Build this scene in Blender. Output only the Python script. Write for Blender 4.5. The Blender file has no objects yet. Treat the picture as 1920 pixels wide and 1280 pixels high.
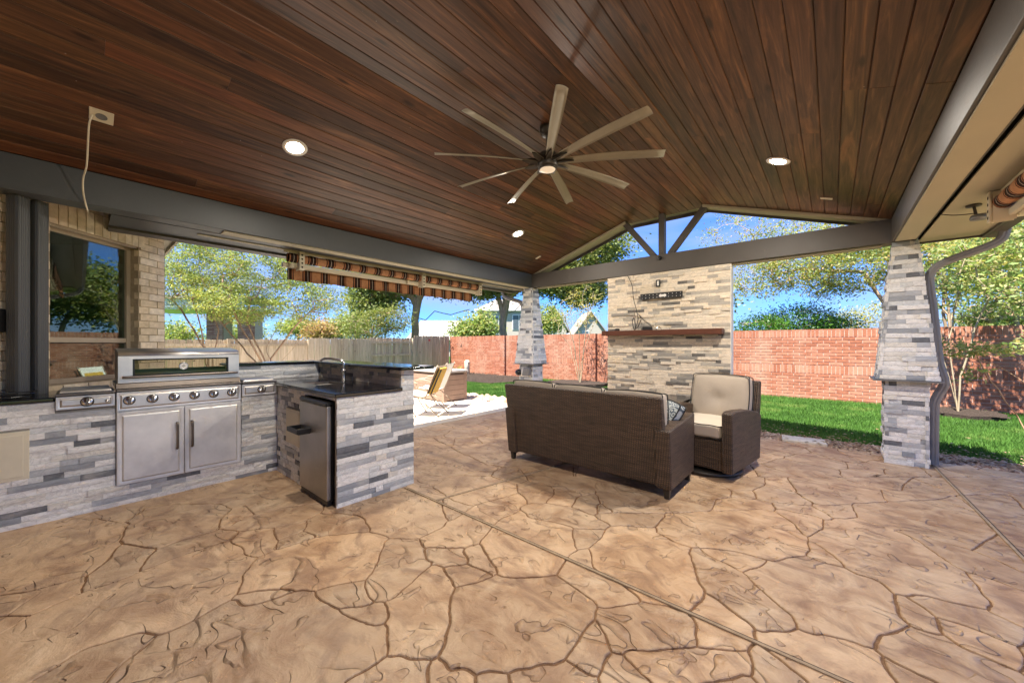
import bpy, math, random
import numpy as np
from mathutils import Vector, Matrix, noise
R_ = math.radians
rnd = random.Random(7)
SC = bpy.context.scene
COL = SC.collection

# ---------------------------------------------------------------- camera, light, exposure
cam_d = bpy.data.cameras.new('camera'); cam = bpy.data.objects.new('camera', cam_d); COL.objects.link(cam)
cam_d.sensor_width = 36; cam_d.lens = 697 / 1920 * 36; cam_d.shift_y = 0.0026
cam_d.clip_start = 0.05; cam_d.clip_end = 2000
cam.location = (0, 0, 1.33); cam.rotation_euler = (R_(90), 0, math.atan(600 / 697))
SC.camera = cam
SUN_EL = 63.0
SUN_DIR = Vector((-0.10, -0.52, 0)).normalized() * math.cos(R_(SUN_EL)) + Vector((0, 0, math.sin(R_(SUN_EL))))
w = bpy.data.worlds.new('World'); SC.world = w; w.use_nodes = True
nt = w.node_tree; nt.nodes.clear()
def N(t, ty, **k):
    n = t.nodes.new(ty)
    for a, b in k.items():
        if a in n.inputs: n.inputs[a].default_value = b
        else: setattr(n, a, b)
    return n
sky = N(nt, 'ShaderNodeTexSky', sky_type='NISHITA', sun_disc=False)
sky.sun_elevation = R_(SUN_EL); sky.sun_rotation = math.atan2(SUN_DIR.x, SUN_DIR.y)
sky.ozone_density = 6.0; sky.air_density = 1.0; sky.dust_density = 0.2; sky.altitude = 800
tc = N(nt, 'ShaderNodeTexCoord'); mp = N(nt, 'ShaderNodeMapping'); mp.inputs['Scale'].default_value = (1.3, 1.3, 3.4)
mp.inputs['Location'].default_value = (3.1, 1.7, 0.4)
n1 = N(nt, 'ShaderNodeTexNoise', Scale=2.2, Detail=9.0, Roughness=0.52, Distortion=0.25)
r1 = N(nt, 'ShaderNodeValToRGB'); r1.color_ramp.elements[0].position = 0.36; r1.color_ramp.elements[1].position = 0.68
r1.color_ramp.elements[1].color = (0.95, 0.95, 0.95, 1)
sat = N(nt, 'ShaderNodeMix', data_type='RGBA', blend_type='MULTIPLY'); sat.inputs[0].default_value = 1.0
sat.inputs[7].default_value = (0.15, 0.31, 0.60, 1)
mix = N(nt, 'ShaderNodeMix', data_type='RGBA'); mix.inputs[7].default_value = (1.0, 1.2, 1.75, 1)
bg = N(nt, 'ShaderNodeBackground', Strength=0.098); ow = N(nt, 'ShaderNodeOutputWorld')
L = nt.links.new
L(tc.outputs['Generated'], mp.inputs[0]); L(mp.outputs[0], n1.inputs[0]); L(n1.outputs[0], r1.inputs[0])
L(sky.outputs[0], sat.inputs[6]); L(sat.outputs[2], mix.inputs[6]); L(r1.outputs[0], mix.inputs[0]); L(mix.outputs[2], bg.inputs[0]); L(bg.outputs[0], ow.inputs[0])
sd = bpy.data.lights.new('sun', 'SUN'); sd.energy = 3.1; sd.angle = R_(0.6); sd.color = (1, 0.95, 0.86)
so = bpy.data.objects.new('sun', sd); COL.objects.link(so)
so.rotation_euler = SUN_DIR.to_track_quat('Z', 'Y').to_euler(); so.location = (0, -20, 40)
SC.view_settings.view_transform = 'Standard'; SC.view_settings.look = 'None'; SC.view_settings.gamma = 1
SC.view_settings.use_curve_mapping = False; SC.view_settings.exposure = 2.55
SC.render.engine = 'CYCLES'; SC.cycles.max_bounces = 8; SC.cycles.diffuse_bounces = 5; SC.cycles.transparent_max_bounces = 8
SC.cycles.use_denoising = True; SC.cycles.caustics_reflective = False; SC.cycles.caustics_refractive = False
LAMP_W = 15.0

# ---------------------------------------------------------------- materials
class T:
    def __init__(s, name, rough=0.6, metal=0.0, spec=0.5):
        s.m = bpy.data.materials.new(name); s.m.use_nodes = True; s.t = s.m.node_tree
        s.b = s.t.nodes['Principled BSDF']; s.b.inputs['Roughness'].default_value = rough
        s.b.inputs['Metallic'].default_value = metal; s.b.inputs['Specular IOR Level'].default_value = spec
        s.tc = None
    def n(s, ty, **k): return N(s.t, ty, **k)
    def l(s, a, b): s.t.links.new(a, b)
    def co(s, scale=(1, 1, 1), kind='Object', rand=0.0, rot=(0, 0, 0)):
        if s.tc is None: s.tc = s.n('ShaderNodeTexCoord')
        m = s.n('ShaderNodeMapping'); m.inputs['Scale'].default_value = scale; m.inputs['Rotation'].default_value = rot
        src = s.tc.outputs[kind]
        if rand:
            oi = s.n('ShaderNodeObjectInfo'); a = s.n('ShaderNodeVectorMath', operation='MULTIPLY_ADD')
            cx = s.n('ShaderNodeCombineXYZ'); s.l(oi.outputs['Random'], cx.inputs[0]); s.l(oi.outputs['Random'], cx.inputs[1]); s.l(oi.outputs['Random'], cx.inputs[2])
            s.l(cx.outputs[0], a.inputs[0]); a.inputs[1].default_value = (rand, rand * 1.7, rand * 0.6); s.l(src, a.inputs[2]); src = a.outputs[0]
        s.l(src, m.inputs[0]); return m.outputs[0]
    def world(s, scale=(1, 1, 1), rot=(0, 0, 0)):
        g = s.n('ShaderNodeNewGeometry'); m = s.n('ShaderNodeMapping'); m.inputs['Scale'].default_value = scale; m.inputs['Rotation'].default_value = rot
        s.l(g.outputs['Position'], m.inputs[0]); return m.outputs[0]
    def noise(s, co, scale, detail=4, rough=0.55, dist=0.0):
        n = s.n('ShaderNodeTexNoise', Scale=scale, Detail=detail, Roughness=rough, Distortion=dist); s.l(co, n.inputs[0]); return n.outputs[0]
    def ramp(s, f, stops, interp='LINEAR'):
        r = s.n('ShaderNodeValToRGB'); e = r.color_ramp.elements; r.color_ramp.interpolation = interp
        while len(e) < len(stops): e.new(0.5)
        for q, (p, c) in zip(e, stops):
            q.position = p; q.color = (*c, 1) if hasattr(c, '__len__') else (c, c, c, 1)
        s.l(f, r.inputs[0]); return r.outputs[0]
    def mix(s, f, a, b, mode='MIX'):
        m = s.n('ShaderNodeMix', data_type='RGBA', blend_type=mode)
        for sock, v in ((m.inputs[0], f), (m.inputs[6], a), (m.inputs[7], b)):
            if isinstance(v, (int, float)): sock.default_value = v
            elif isinstance(v, tuple): sock.default_value = (*v, 1)
            else: s.l(v, sock)
        return m.outputs[2]
    def math(s, op, a, b=None, c=None):
        m = s.n('ShaderNodeMath', operation=op)
        for i, v in enumerate((a, b, c)):
            if v is None: continue
            if isinstance(v, (int, float)): m.inputs[i].default_value = v
            else: s.l(v, m.inputs[i])
        return m.outputs[0]
    def rand(s): return s.n('ShaderNodeObjectInfo').outputs['Random']
    def island(s): return s.n('ShaderNodeNewGeometry').outputs['Random Per Island']
    def col(s, c):
        if isinstance(c, tuple): s.b.inputs['Base Color'].default_value = (*c, 1)
        else: s.l(c, s.b.inputs['Base Color'])
        return s
    def bump(s, h, strength=0.3, dist=0.01):
        b = s.n('ShaderNodeBump', Strength=strength, Distance=dist); s.l(h, b.inputs['Height'])
        s.l(b.outputs[0], s.b.inputs['Normal']); return s
    def rough(s, f, a, b):
        r = s.n('ShaderNodeMapRange'); s.l(f, r.inputs[0]); r.inputs[3].default_value = a; r.inputs[4].default_value = b
        s.l(r.outputs[0], s.b.inputs['Roughness']); return s

def simple(name, c, rough=0.6, metal=0.0, var=0.18, sc=6.0, bump=0.0, spec=0.5):
    t = T(name, rough, metal, spec); co = t.co((1, 1, 1))
    n = t.noise(co, sc, 5, 0.6)
    t.col(t.mix(t.ramp(n, [(0.3, 0.0), (0.7, 1.0)]), tuple(x * (1 - var) for x in c), tuple(min(1, x * (1 + var)) for x in c)))
    t.rough(n, max(0.02, rough - 0.08), min(1, rough + 0.1))
    if bump: t.bump(t.noise(co, sc * 12, 4), bump, 0.004)
    return t.m

def m_wood_ceiling():
    t = T('stained_cedar', 0.42, 0, 0.35); co = t.co((11, 0.55, 11), rand=37.0)
    g = t.noise(co, 2.6, 8, 0.62, 1.1); g2 = t.noise(co, 11, 4, 0.6, 0.2)
    c = t.ramp(g, [(0.25, (0.036, 0.019, 0.012)), (0.45, (0.084, 0.041, 0.023)), (0.58, (0.128, 0.063, 0.032)), (0.74, (0.27, 0.13, 0.06))])
    r = t.rand(); tone = t.ramp(r, [(0.0, (0.58, 0.54, 0.52)), (0.25, (0.80, 0.76, 0.74)), (0.5, (1.0, 0.93, 0.88)), (0.70, (1.35, 1.05, 0.92)), (0.84, (0.80, 0.90, 0.74)), (1.0, (1.55, 1.28, 1.1))])
    c = t.mix(1.0, c, tone, 'MULTIPLY')
    co2 = t.co((2.3, 0.35, 2.3), rand=19.0); st = t.ramp(t.noise(co2, 2.4, 5, 0.6, 0.6), [(0.60, 0.0), (0.70, 0.5)])
    c = t.mix(st, c, (0.30, 0.135, 0.055))
    wx = t.ramp(t.noise(t.co((6, 1.4, 6), rand=53.0), 3.5, 6, 0.7), [(0.70, 0.0), (0.78, 0.55)])
    c = t.mix(wx, c, (0.33, 0.24, 0.17))
    fl = t.n('ShaderNodeTexVoronoi', Scale=7.0, Randomness=1.0); t.l(t.co((1, 1, 1), rand=91.0), fl.inputs[0])
    c = t.mix(t.ramp(fl.outputs['Distance'], [(0.018, 0.5), (0.035, 0.0)]), c, (0.42, 0.36, 0.30))
    kn = t.n('ShaderNodeTexVoronoi', Scale=1.0, Randomness=1.0); t.l(t.co((5.5, 1.6, 5.5), rand=61.0), kn.inputs[0])
    c = t.mix(t.ramp(kn.outputs['Distance'], [(0.05, 0.85), (0.12, 0.0)]), c, (0.022, 0.011, 0.007))
    t.col(c); t.bump(g2, 0.35, 0.002); t.rough(g, 0.5, 0.34); return t.m

def m_ledger(name, warm=0.0):
    t = T(name, 0.72, 0, 0.35); co = t.co((1, 1, 1), rand=23.0)
    r = t.rand()
    if warm: r = t.math('MULTIPLY', r, 0.955)
    base = t.ramp(r, [(0.0, (0.80, 0.80, 0.79)), (0.26, (0.66, 0.68, 0.69)), (0.42, (0.82, 0.81, 0.79)), (0.58, (0.45, 0.475, 0.51)), (0.69, (0.72, 0.70, 0.65)), (0.77, (0.31, 0.335, 0.37)), (0.92, (0.13, 0.14, 0.158))], 'CONSTANT')
    v = t.noise(t.co((1, 1, 1.5), rand=23.0), 7, 7, 0.6, 2.2)
    c = t.mix(t.ramp(v, [(0.44, 0.0), (0.50, 0.34), (0.56, 0.0)]), base, (0.24, 0.25, 0.27))
    c = t.mix(t.ramp(t.noise(co, 5, 4), [(0.52, 0.0), (0.75, 0.45)]), c, (0.72, 0.69, 0.63))
    c = t.mix(t.ramp(t.noise(co, 8, 5, 0.6), [(0.68, 0.0), (0.78, 0.35)]), c, (0.42, 0.30, 0.17))
    if warm: c = t.mix(warm, c, t.mix(1.0, c, (0.98, 0.83, 0.64), 'MULTIPLY'))  # beige stone tone and warm lamplight both tinted into the colour
    t.col(c); t.bump(t.noise(t.co((1, 1, 2), rand=23.0), 30, 6, 0.65), 0.6, 0.007); return t.m

def m_flag():
    t = T('stamped_concrete', 0.5, 0, 0.42); co = t.world()
    big = t.noise(co, 0.9, 4, 0.5); mid = t.noise(co, 4.5, 7, 0.62, 0.8); st = t.noise(t.world((1, 1.9, 1), (0, 0, 0.5)), 3.2, 6, 0.6, 1.5)
    c = t.ramp(mid, [(0.26, (0.26, 0.14, 0.07)), (0.42, (0.46, 0.285, 0.155)), (0.60, (0.57, 0.395, 0.24)), (0.8, (0.68, 0.53, 0.37))])
    c = t.mix(t.ramp(st, [(0.50, 0.0), (0.66, 0.80)]), c, (0.21, 0.11, 0.06))
    c = t.mix(t.ramp(big, [(0.35, 0.0), (0.62, 0.45)]), c, (0.60, 0.47, 0.33))
    r = t.rand(); c = t.mix(1.0, c, t.ramp(r, [(0, (0.84, 0.82, 0.80)), (0.5, (1, 1, 1)), (1, (1.12, 1.08, 1.02))]), 'MULTIPLY')
    # chipped hollows: darker release powder plus painted relief shade, crisp on one lip
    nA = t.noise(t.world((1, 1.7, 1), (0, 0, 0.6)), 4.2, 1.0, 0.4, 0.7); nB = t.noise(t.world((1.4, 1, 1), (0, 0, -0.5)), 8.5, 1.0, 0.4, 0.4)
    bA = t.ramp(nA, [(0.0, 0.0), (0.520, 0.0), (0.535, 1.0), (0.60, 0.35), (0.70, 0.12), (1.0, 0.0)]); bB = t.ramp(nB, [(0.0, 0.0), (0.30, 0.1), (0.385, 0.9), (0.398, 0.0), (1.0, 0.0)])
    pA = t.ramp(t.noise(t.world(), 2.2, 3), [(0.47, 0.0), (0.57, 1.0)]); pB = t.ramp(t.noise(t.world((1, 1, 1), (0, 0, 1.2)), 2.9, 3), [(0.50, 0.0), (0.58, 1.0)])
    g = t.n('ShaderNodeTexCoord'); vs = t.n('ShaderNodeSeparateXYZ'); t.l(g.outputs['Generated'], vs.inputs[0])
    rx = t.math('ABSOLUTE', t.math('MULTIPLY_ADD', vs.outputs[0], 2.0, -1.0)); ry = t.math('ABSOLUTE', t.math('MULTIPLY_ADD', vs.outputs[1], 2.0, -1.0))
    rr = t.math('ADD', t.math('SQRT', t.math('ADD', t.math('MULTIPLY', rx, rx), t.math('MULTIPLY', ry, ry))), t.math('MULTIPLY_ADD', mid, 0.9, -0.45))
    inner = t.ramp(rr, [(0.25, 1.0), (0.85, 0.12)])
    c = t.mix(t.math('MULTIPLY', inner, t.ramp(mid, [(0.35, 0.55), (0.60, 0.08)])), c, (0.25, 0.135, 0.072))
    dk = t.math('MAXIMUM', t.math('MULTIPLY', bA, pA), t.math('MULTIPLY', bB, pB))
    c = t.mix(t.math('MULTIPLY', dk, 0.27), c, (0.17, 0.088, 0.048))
    h = t.math('ADD', t.math('MULTIPLY', dk, -0.7), t.math('ADD', t.math('MULTIPLY', mid, 0.9), t.math('MULTIPLY', t.noise(co, 60, 4), 0.10)))
    t.col(c); t.bump(h, 1.0, 0.02); t.rough(mid, 0.30, 0.58); return t.m

def m_wicker():
    t = T('dark_wicker', 0.45, 0, 0.5); tcn = t.n('ShaderNodeTexCoord'); sp = t.n('ShaderNodeSeparateXYZ'); t.l(tcn.outputs['Object'], sp.inputs[0])
    s = t.math('ADD', sp.outputs[0], sp.outputs[1]); z = sp.outputs[2]
    cell = t.math('FLOOR', t.math('DIVIDE', s, 0.021)); par = t.math('MULTIPLY', cell, math.pi)
    a = t.math('ABSOLUTE', t.math('SINE', t.math('ADD', t.math('MULTIPLY', z, math.pi / 0.018), t.math('MULTIPLY', par, 0.5))))
    b = t.math('ABSOLUTE', t.math('SINE', t.math('MULTIPLY', s, math.pi / 0.021)))
    h = t.math('MULTIPLY', t.math('POWER', a, 0.6), t.math('POWER', b, 0.5))
    n = t.noise(t.co((1, 1, 8)), 7, 3)
    c = t.mix(t.ramp(h, [(0.15, 0.0), (0.8, 1.0)]), (0.006, 0.004, 0.003), t.mix(t.ramp(n, [(0.3, 0.0), (0.7, 1.0)]), (0.055, 0.033, 0.019), (0.16, 0.10, 0.062)))
    t.col(c); t.bump(h, 0.9, 0.006); return t.m

def m_brick(name, a, b, c3, isl=True, bump=0.4):
    t = T(name, 0.85, 0, 0.2); r = t.rand()
    if isl: r = t.math('FRACT', t.math('ADD', r, t.island()))
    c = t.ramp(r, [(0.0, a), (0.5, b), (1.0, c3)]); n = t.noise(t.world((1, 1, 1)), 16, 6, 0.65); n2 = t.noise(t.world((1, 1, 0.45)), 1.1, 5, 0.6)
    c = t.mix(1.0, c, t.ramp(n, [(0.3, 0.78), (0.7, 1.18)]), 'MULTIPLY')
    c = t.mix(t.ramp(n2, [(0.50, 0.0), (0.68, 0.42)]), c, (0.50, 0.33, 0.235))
    t.col(c); t.bump(n, bump, 0.004); return t.m

def m_fence():
    t = T('weathered_cedar', 0.85, 0, 0.2); co = t.co((9, 9, 0.8), rand=13.0); g = t.noise(co, 3, 7, 0.65, 0.6)
    c = t.ramp(g, [(0.25, (0.29, 0.225, 0.155)), (0.5, (0.50, 0.42, 0.31)), (0.75, (0.64, 0.56, 0.44))])
    c = t.mix(1.0, c, t.ramp(t.rand(), [(0, (0.78, 0.74, 0.68)), (0.5, (1, 0.96, 0.9)), (1, (1.16, 1.10, 1.02))]), 'MULTIPLY')
    c = t.mix(t.ramp(t.noise(t.world((1, 1, 1)), 9, 2), [(0.70, 0.0), (0.74, 0.8)]), c, (0.08, 0.05, 0.03))
    t.col(c); t.bump(g, 0.4, 0.004); return t.m

def m_leaf(name, cs, tr=0.45, rough=0.5):
    t = T(name, rough, 0, 0.35)
    c = t.ramp(t.island(), [(i / (len(cs) - 1), q) for i, q in enumerate(cs)])
    n = t.noise(t.world(), 0.9, 3); c = t.mix(1.0, c, t.ramp(n, [(0.3, (0.72, 0.8, 0.8)), (0.7, (1.2, 1.1, 0.95))]), 'MULTIPLY')
    t.col(c); tb = t.n('ShaderNodeBsdfTranslucent'); ms = t.n('ShaderNodeMixShader'); ms.inputs[0].default_value = tr
    t.l(t.mix(1.0, c, (1.25, 1.2, 0.7), 'MULTIPLY'), tb.inputs[0])
    out = t.t.nodes['Material Output']; t.l(t.b.outputs[0], ms.inputs[1]); t.l(tb.outputs[0], ms.inputs[2]); t.l(ms.outputs[0], out.inputs[0]); return t.m

def m_bark(name, a, b):
    t = T(name, 0.9, 0, 0.15); n = t.noise(t.co((6, 6, 1.2)), 4, 6, 0.65); t.col(t.ramp(n, [(0.3, a), (0.7, b)])); t.bump(n, 0.6, 0.02); return t.m

def m_steel(name, c=(0.62, 0.60, 0.57), r=0.3, ax=(1, 60, 1), met=1.0):
    t = T(name, r, met); n = t.noise(t.co(ax), 3, 6, 0.6); n2 = t.noise(t.co(), 2.2, 5, 0.6)
    t.col(t.mix(t.ramp(n2, [(0.35, 0.0), (0.7, 1.0)]), tuple(x * 0.74 for x in c), tuple(x * 1.12 for x in c)))
    t.rough(t.mix(0.6, n, n2), r - 0.10, r + 0.28); t.bump(n, 0.04, 0.001); return t.m

def m_stripe(ax='Y'):
    t = T('striped_canvas', 0.85, 0, 0.15); tcn = t.n('ShaderNodeTexCoord'); sp = t.n('ShaderNodeSeparateXYZ'); t.l(tcn.outputs['Object'], sp.inputs[0])
    f = t.math('FRACT', t.math('DIVIDE', sp.outputs[1], 0.225)); dk = (0.035, 0.018, 0.014); tn = (0.40, 0.17, 0.085); t2 = (0.46, 0.23, 0.12)
    c = t.ramp(f, [(0.0, t2), (0.34, dk), (0.40, tn), (0.45, dk), (0.60, (0.42, 0.36, 0.30)), (0.63, dk), (0.78, tn), (0.83, dk), (0.87, t2)], 'CONSTANT')
    n = t.noise(t.co(), 40, 3); t.col(t.mix(1.0, c, t.ramp(n, [(0.3, 0.85), (0.7, 1.1)]), 'MULTIPLY')); t.bump(n, 0.2, 0.003); return t.m

def m_glass():
    t = T('window_glass', 0.02); out = t.t.nodes['Material Output']
    gl = t.n('ShaderNodeBsdfGlossy', Roughness=0.015); gl.inputs[0].default_value = (0.85, 0.95, 0.9, 1)
    tr = t.n('ShaderNodeBsdfTransparent'); tr.inputs[0].default_value = (0.62, 0.72, 0.66, 1)
    ms = t.n('ShaderNodeMixShader'); ms.inputs[0].default_value = 0.13; t.l(tr.outputs[0], ms.inputs[1]); t.l(gl.outputs[0], ms.inputs[2]); t.l(ms.outputs[0], out.inputs[0]); return t.m

def m_grillglass():
    t = T('smoked_glass', 0.03); out = t.t.nodes['Material Output']
    gl = t.n('ShaderNodeBsdfGlossy', Roughness=0.02); tr = t.n('ShaderNodeBsdfTransparent'); tr.inputs[0].default_value = (0.80, 0.78, 0.74, 1)
    ms = t.n('ShaderNodeMixShader'); ms.inputs[0].default_value = 0.025; t.l(tr.outputs[0], ms.inputs[1]); t.l(gl.outputs[0], ms.inputs[2]); t.l(ms.outputs[0], out.inputs[0]); return t.m

def m_emit(name, c, s):
    t = T(name); t.b.inputs['Emission Color'].default_value = (*c, 1); t.b.inputs['Emission Strength'].default_value = s; t.col(c); return t.m

def m_granite():
    t = T('black_granite', 0.07, 0, 0.6); n = t.noise(t.co(), 160, 3, 0.7); c = t.ramp(n, [(0.5, (0.006, 0.006, 0.007)), (0.66, (0.012, 0.012, 0.013)), (0.74, (0.09, 0.09, 0.095))])
    t.col(c); t.rough(t.noise(t.co(), 5, 4), 0.05, 0.16); return t.m

def m_grass(name):
    t = T(name, 0.6, 0, 0.25); n = t.noise(t.world(), 1.3, 5, 0.6); c = t.ramp(n, [(0.3, (0.055, 0.135, 0.022)), (0.55, (0.095, 0.215, 0.036)), (0.70, (0.22, 0.30, 0.075)), (0.82, (0.32, 0.30, 0.12))])
    c = t.mix(1.0, c, t.ramp(t.island(), [(0, (0.75, 0.75, 0.75)), (0.9, (1.25, 1.22, 1.2)), (1, (1.7, 1.35, 1.7))]), 'MULTIPLY'); t.col(c)
    tb = t.n('ShaderNodeBsdfTranslucent'); ms = t.n('ShaderNodeMixShader'); ms.inputs[0].default_value = 0.35; t.l(c, tb.inputs[0])
    out = t.t.nodes['Material Output']; t.l(t.b.outputs[0], ms.inputs[1]); t.l(tb.outputs[0], ms.inputs[2]); t.l(ms.outputs[0], out.inputs[0]); return t.m

def m_pattern():
    t = T('patterned_fabric', 0.85, 0, 0.2); v = t.n('ShaderNodeTexVoronoi', Scale=13.0, feature='F1'); t.l(t.co((1, 1, 1)), v.inputs[0])
    f = t.math('FRACT', t.math('MULTIPLY', v.outputs['Distance'], 3.4)); t.col(t.ramp(f, [(0.0, (0.10, 0.13, 0.17)), (0.45, (0.10, 0.13, 0.17)), (0.5, (0.50, 0.54, 0.56)), (0.9, (0.42, 0.46, 0.48))])); return t.m

def m_soil(name, a, b, sc=30, bump=0.8):
    t = T(name, 0.95, 0, 0.1); n = t.noise(t.world(), sc, 6, 0.7); t.col(t.ramp(n, [(0.3, a), (0.7, b)])); t.bump(n, bump, 0.03); return t.m

M = dict(
    cedar=m_wood_ceiling(), ledger=m_ledger('ledger_stone'), ledger_warm=m_ledger('ledger_stone_tan_warmlit', 0.8), flag=m_flag(),
    grout=m_soil('joint_concrete', (0.18, 0.10, 0.055), (0.31, 0.19, 0.11), 40, 0.5), wicker=m_wicker(),
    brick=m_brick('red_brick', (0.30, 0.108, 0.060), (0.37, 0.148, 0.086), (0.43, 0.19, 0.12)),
    mortar=m_soil('mortar', (0.50, 0.39, 0.33), (0.66, 0.55, 0.48), 20, 0.3),
    ibrick=m_brick('cream_brick', (0.60, 0.49, 0.33), (0.68, 0.57, 0.41), (0.74, 0.65, 0.50)),
    imortar=m_soil('cream_mortar', (0.30, 0.24, 0.16), (0.42, 0.34, 0.24), 20, 0.3),
    fence=m_fence(), paint=simple('taupe_paint', (0.082, 0.072, 0.062), 0.5, var=0.10, sc=3, bump=0.15),
    paintg=simple('slate_paint', (0.058, 0.062, 0.066), 0.5, var=0.10, sc=3, bump=0.15),
    soffit=simple('olive_soffit_paint', (0.40, 0.36, 0.25), 0.6, var=0.06, sc=2), cream=simple('cream_enamel', (0.66, 0.60, 0.46), 0.45, var=0.06),
    white=simple('white_paint', (0.78, 0.76, 0.72), 0.5, var=0.05), steel=m_steel('stainless_steel', (0.74, 0.71, 0.67), 0.34), steel2=m_steel('brushed_steel_door', (0.46, 0.44, 0.42), 0.34, (60, 1, 1)), steel3=m_steel('worn_steel_door', (0.80, 0.79, 0.77), 0.42, (1, 60, 1), 0.62),
    chrome=m_steel('chrome', (0.75, 0.75, 0.75), 0.12), dsteel=m_steel('dark_steel', (0.22, 0.19, 0.165), 0.3),
    black=simple('black_plastic', (0.012, 0.012, 0.013), 0.35, var=0.2), granite=m_granite(), glass=m_glass(), grillglass=m_grillglass(),
    bronze=simple('bronze_metal', (0.045, 0.038, 0.030), 0.4, 0.3, var=0.15), blade=simple('champagne_blade', (0.30, 0.27, 0.20), 0.38, 0.35, var=0.10, sc=3),
    fabric=simple('beige_fabric', (0.43, 0.365, 0.295), 0.9, var=0.07, sc=5, bump=0.25), seatfab=simple('pale_cream_fabric', (0.56, 0.49, 0.40), 0.9, var=0.06, sc=5, bump=0.25),
    piping=simple('black_piping', (0.015, 0.014, 0.014), 0.6), pattern=m_pattern(), yellow=simple('mustard_sling', (0.60, 0.36, 0.06), 0.75, var=0.06), sling=simple('white_sling', (0.78, 0.75, 0.68), 0.75, var=0.04),
    brown=simple('brown_resin', (0.26, 0.165, 0.115), 0.6, var=0.08), brownd=simple('mahogany_stain', (0.10, 0.030, 0.014), 0.45, var=0.2, bump=0.3),
    deck=m_soil('pale_concrete', (0.60, 0.52, 0.42), (0.72, 0.65, 0.55), 2.5, 0.1), stripe=m_stripe(), bulb=m_emit('lit_diffuser', (1.0, 0.86, 0.66), 14.0),
    opal=m_emit('opal_glass', (0.72, 0.60, 0.45), 0.10), lawn=m_grass('grass_blades'), lawnbase=m_soil('lawn_soil', (0.03, 0.07, 0.012), (0.06, 0.12, 0.02), 12, 0.4),
    mulch=m_soil('dark_mulch', (0.025, 0.018, 0.014), (0.10, 0.075, 0.06), 60, 1.0), rock=m_brick('river_rock', (0.30, 0.17, 0.11), (0.46, 0.32, 0.22), (0.62, 0.49, 0.36), bump=0.2),
    rockbase=m_soil('gravel_bed', (0.16, 0.11, 0.08), (0.34, 0.26, 0.19), 50, 0.8),
    bark=m_bark('oak_bark', (0.24, 0.165, 0.105), (0.48, 0.36, 0.24)), bark2=m_bark('myrtle_bark', (0.26, 0.16, 0.095), (0.46, 0.32, 0.21)), bark3=m_bark('pale_bark', (0.30, 0.23, 0.14), (0.46, 0.38, 0.26)),
    leaf1=m_leaf('myrtle_leaves', [(0.13, 0.19, 0.04), (0.27, 0.33, 0.09), (0.46, 0.47, 0.17), (0.22, 0.33, 0.11), (0.34, 0.42, 0.14)]),
    leaf2=m_leaf('oak_leaves', [(0.12, 0.17, 0.04), (0.19, 0.24, 0.065), (0.30, 0.32, 0.11), (0.15, 0.21, 0.05)], 0.35),
    leaf3=m_leaf('autumn_leaves', [(0.12, 0.20, 0.045), (0.28, 0.36, 0.10), (0.44, 0.43, 0.14), (0.20, 0.31, 0.08), (0.50, 0.33, 0.13), (0.30, 0.38, 0.12)]),
    leaf4=m_leaf('holly_leaves', [(0.03, 0.10, 0.014), (0.06, 0.17, 0.02), (0.12, 0.24, 0.035)], 0.3, 0.35),
    leaf5=m_leaf('spring_leaves', [(0.13, 0.22, 0.06), (0.23, 0.34, 0.11), (0.38, 0.44, 0.18), (0.46, 0.42, 0.2)]),
    leafy=m_leaf('yellow_leaves', [(0.40, 0.36, 0.08), (0.55, 0.48, 0.13), (0.36, 0.38, 0.10)]),
    darkbrick=m_brick('dark_red_brick', (0.26, 0.09, 0.06), (0.38, 0.16, 0.11), (0.50, 0.28, 0.2)), paleroof=simple('pale_shingles', (0.30, 0.265, 0.235), 0.9, var=0.1, sc=3, bump=0.3),
    roof=simple('grey_shingles', (0.30, 0.27, 0.245), 0.9, var=0.15, sc=8, bump=0.4), stucco=simple('pale_siding', (0.46, 0.41, 0.34), 0.8, var=0.05), pane=simple('dark_window_pane', (0.10, 0.13, 0.15), 0.08, var=0.2),
    browndk=simple('dark_brown_resin', (0.10, 0.06, 0.042), 0.7), lidgrey=simple('pale_grey_resin', (0.42, 0.38, 0.35), 0.6), framemetal=simple('taupe_metal', (0.27, 0.20, 0.145), 0.4, 0.3),
    deadleaf=m_leaf('dead_leaves', [(0.22, 0.12, 0.07), (0.40, 0.25, 0.15), (0.55, 0.40, 0.26), (0.30, 0.17, 0.10)], 0.1),
    tanframe=simple('tan_window_frame', (0.36, 0.29, 0.205), 0.5, var=0.06), room=simple('dim_room_plaster', (0.22, 0.19, 0.14), 0.9), pinkbrush=m_leaf('pinkish_leaves', [(0.45, 0.26, 0.18), (0.5, 0.36, 0.2), (0.36, 0.34, 0.12)]),
)

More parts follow.
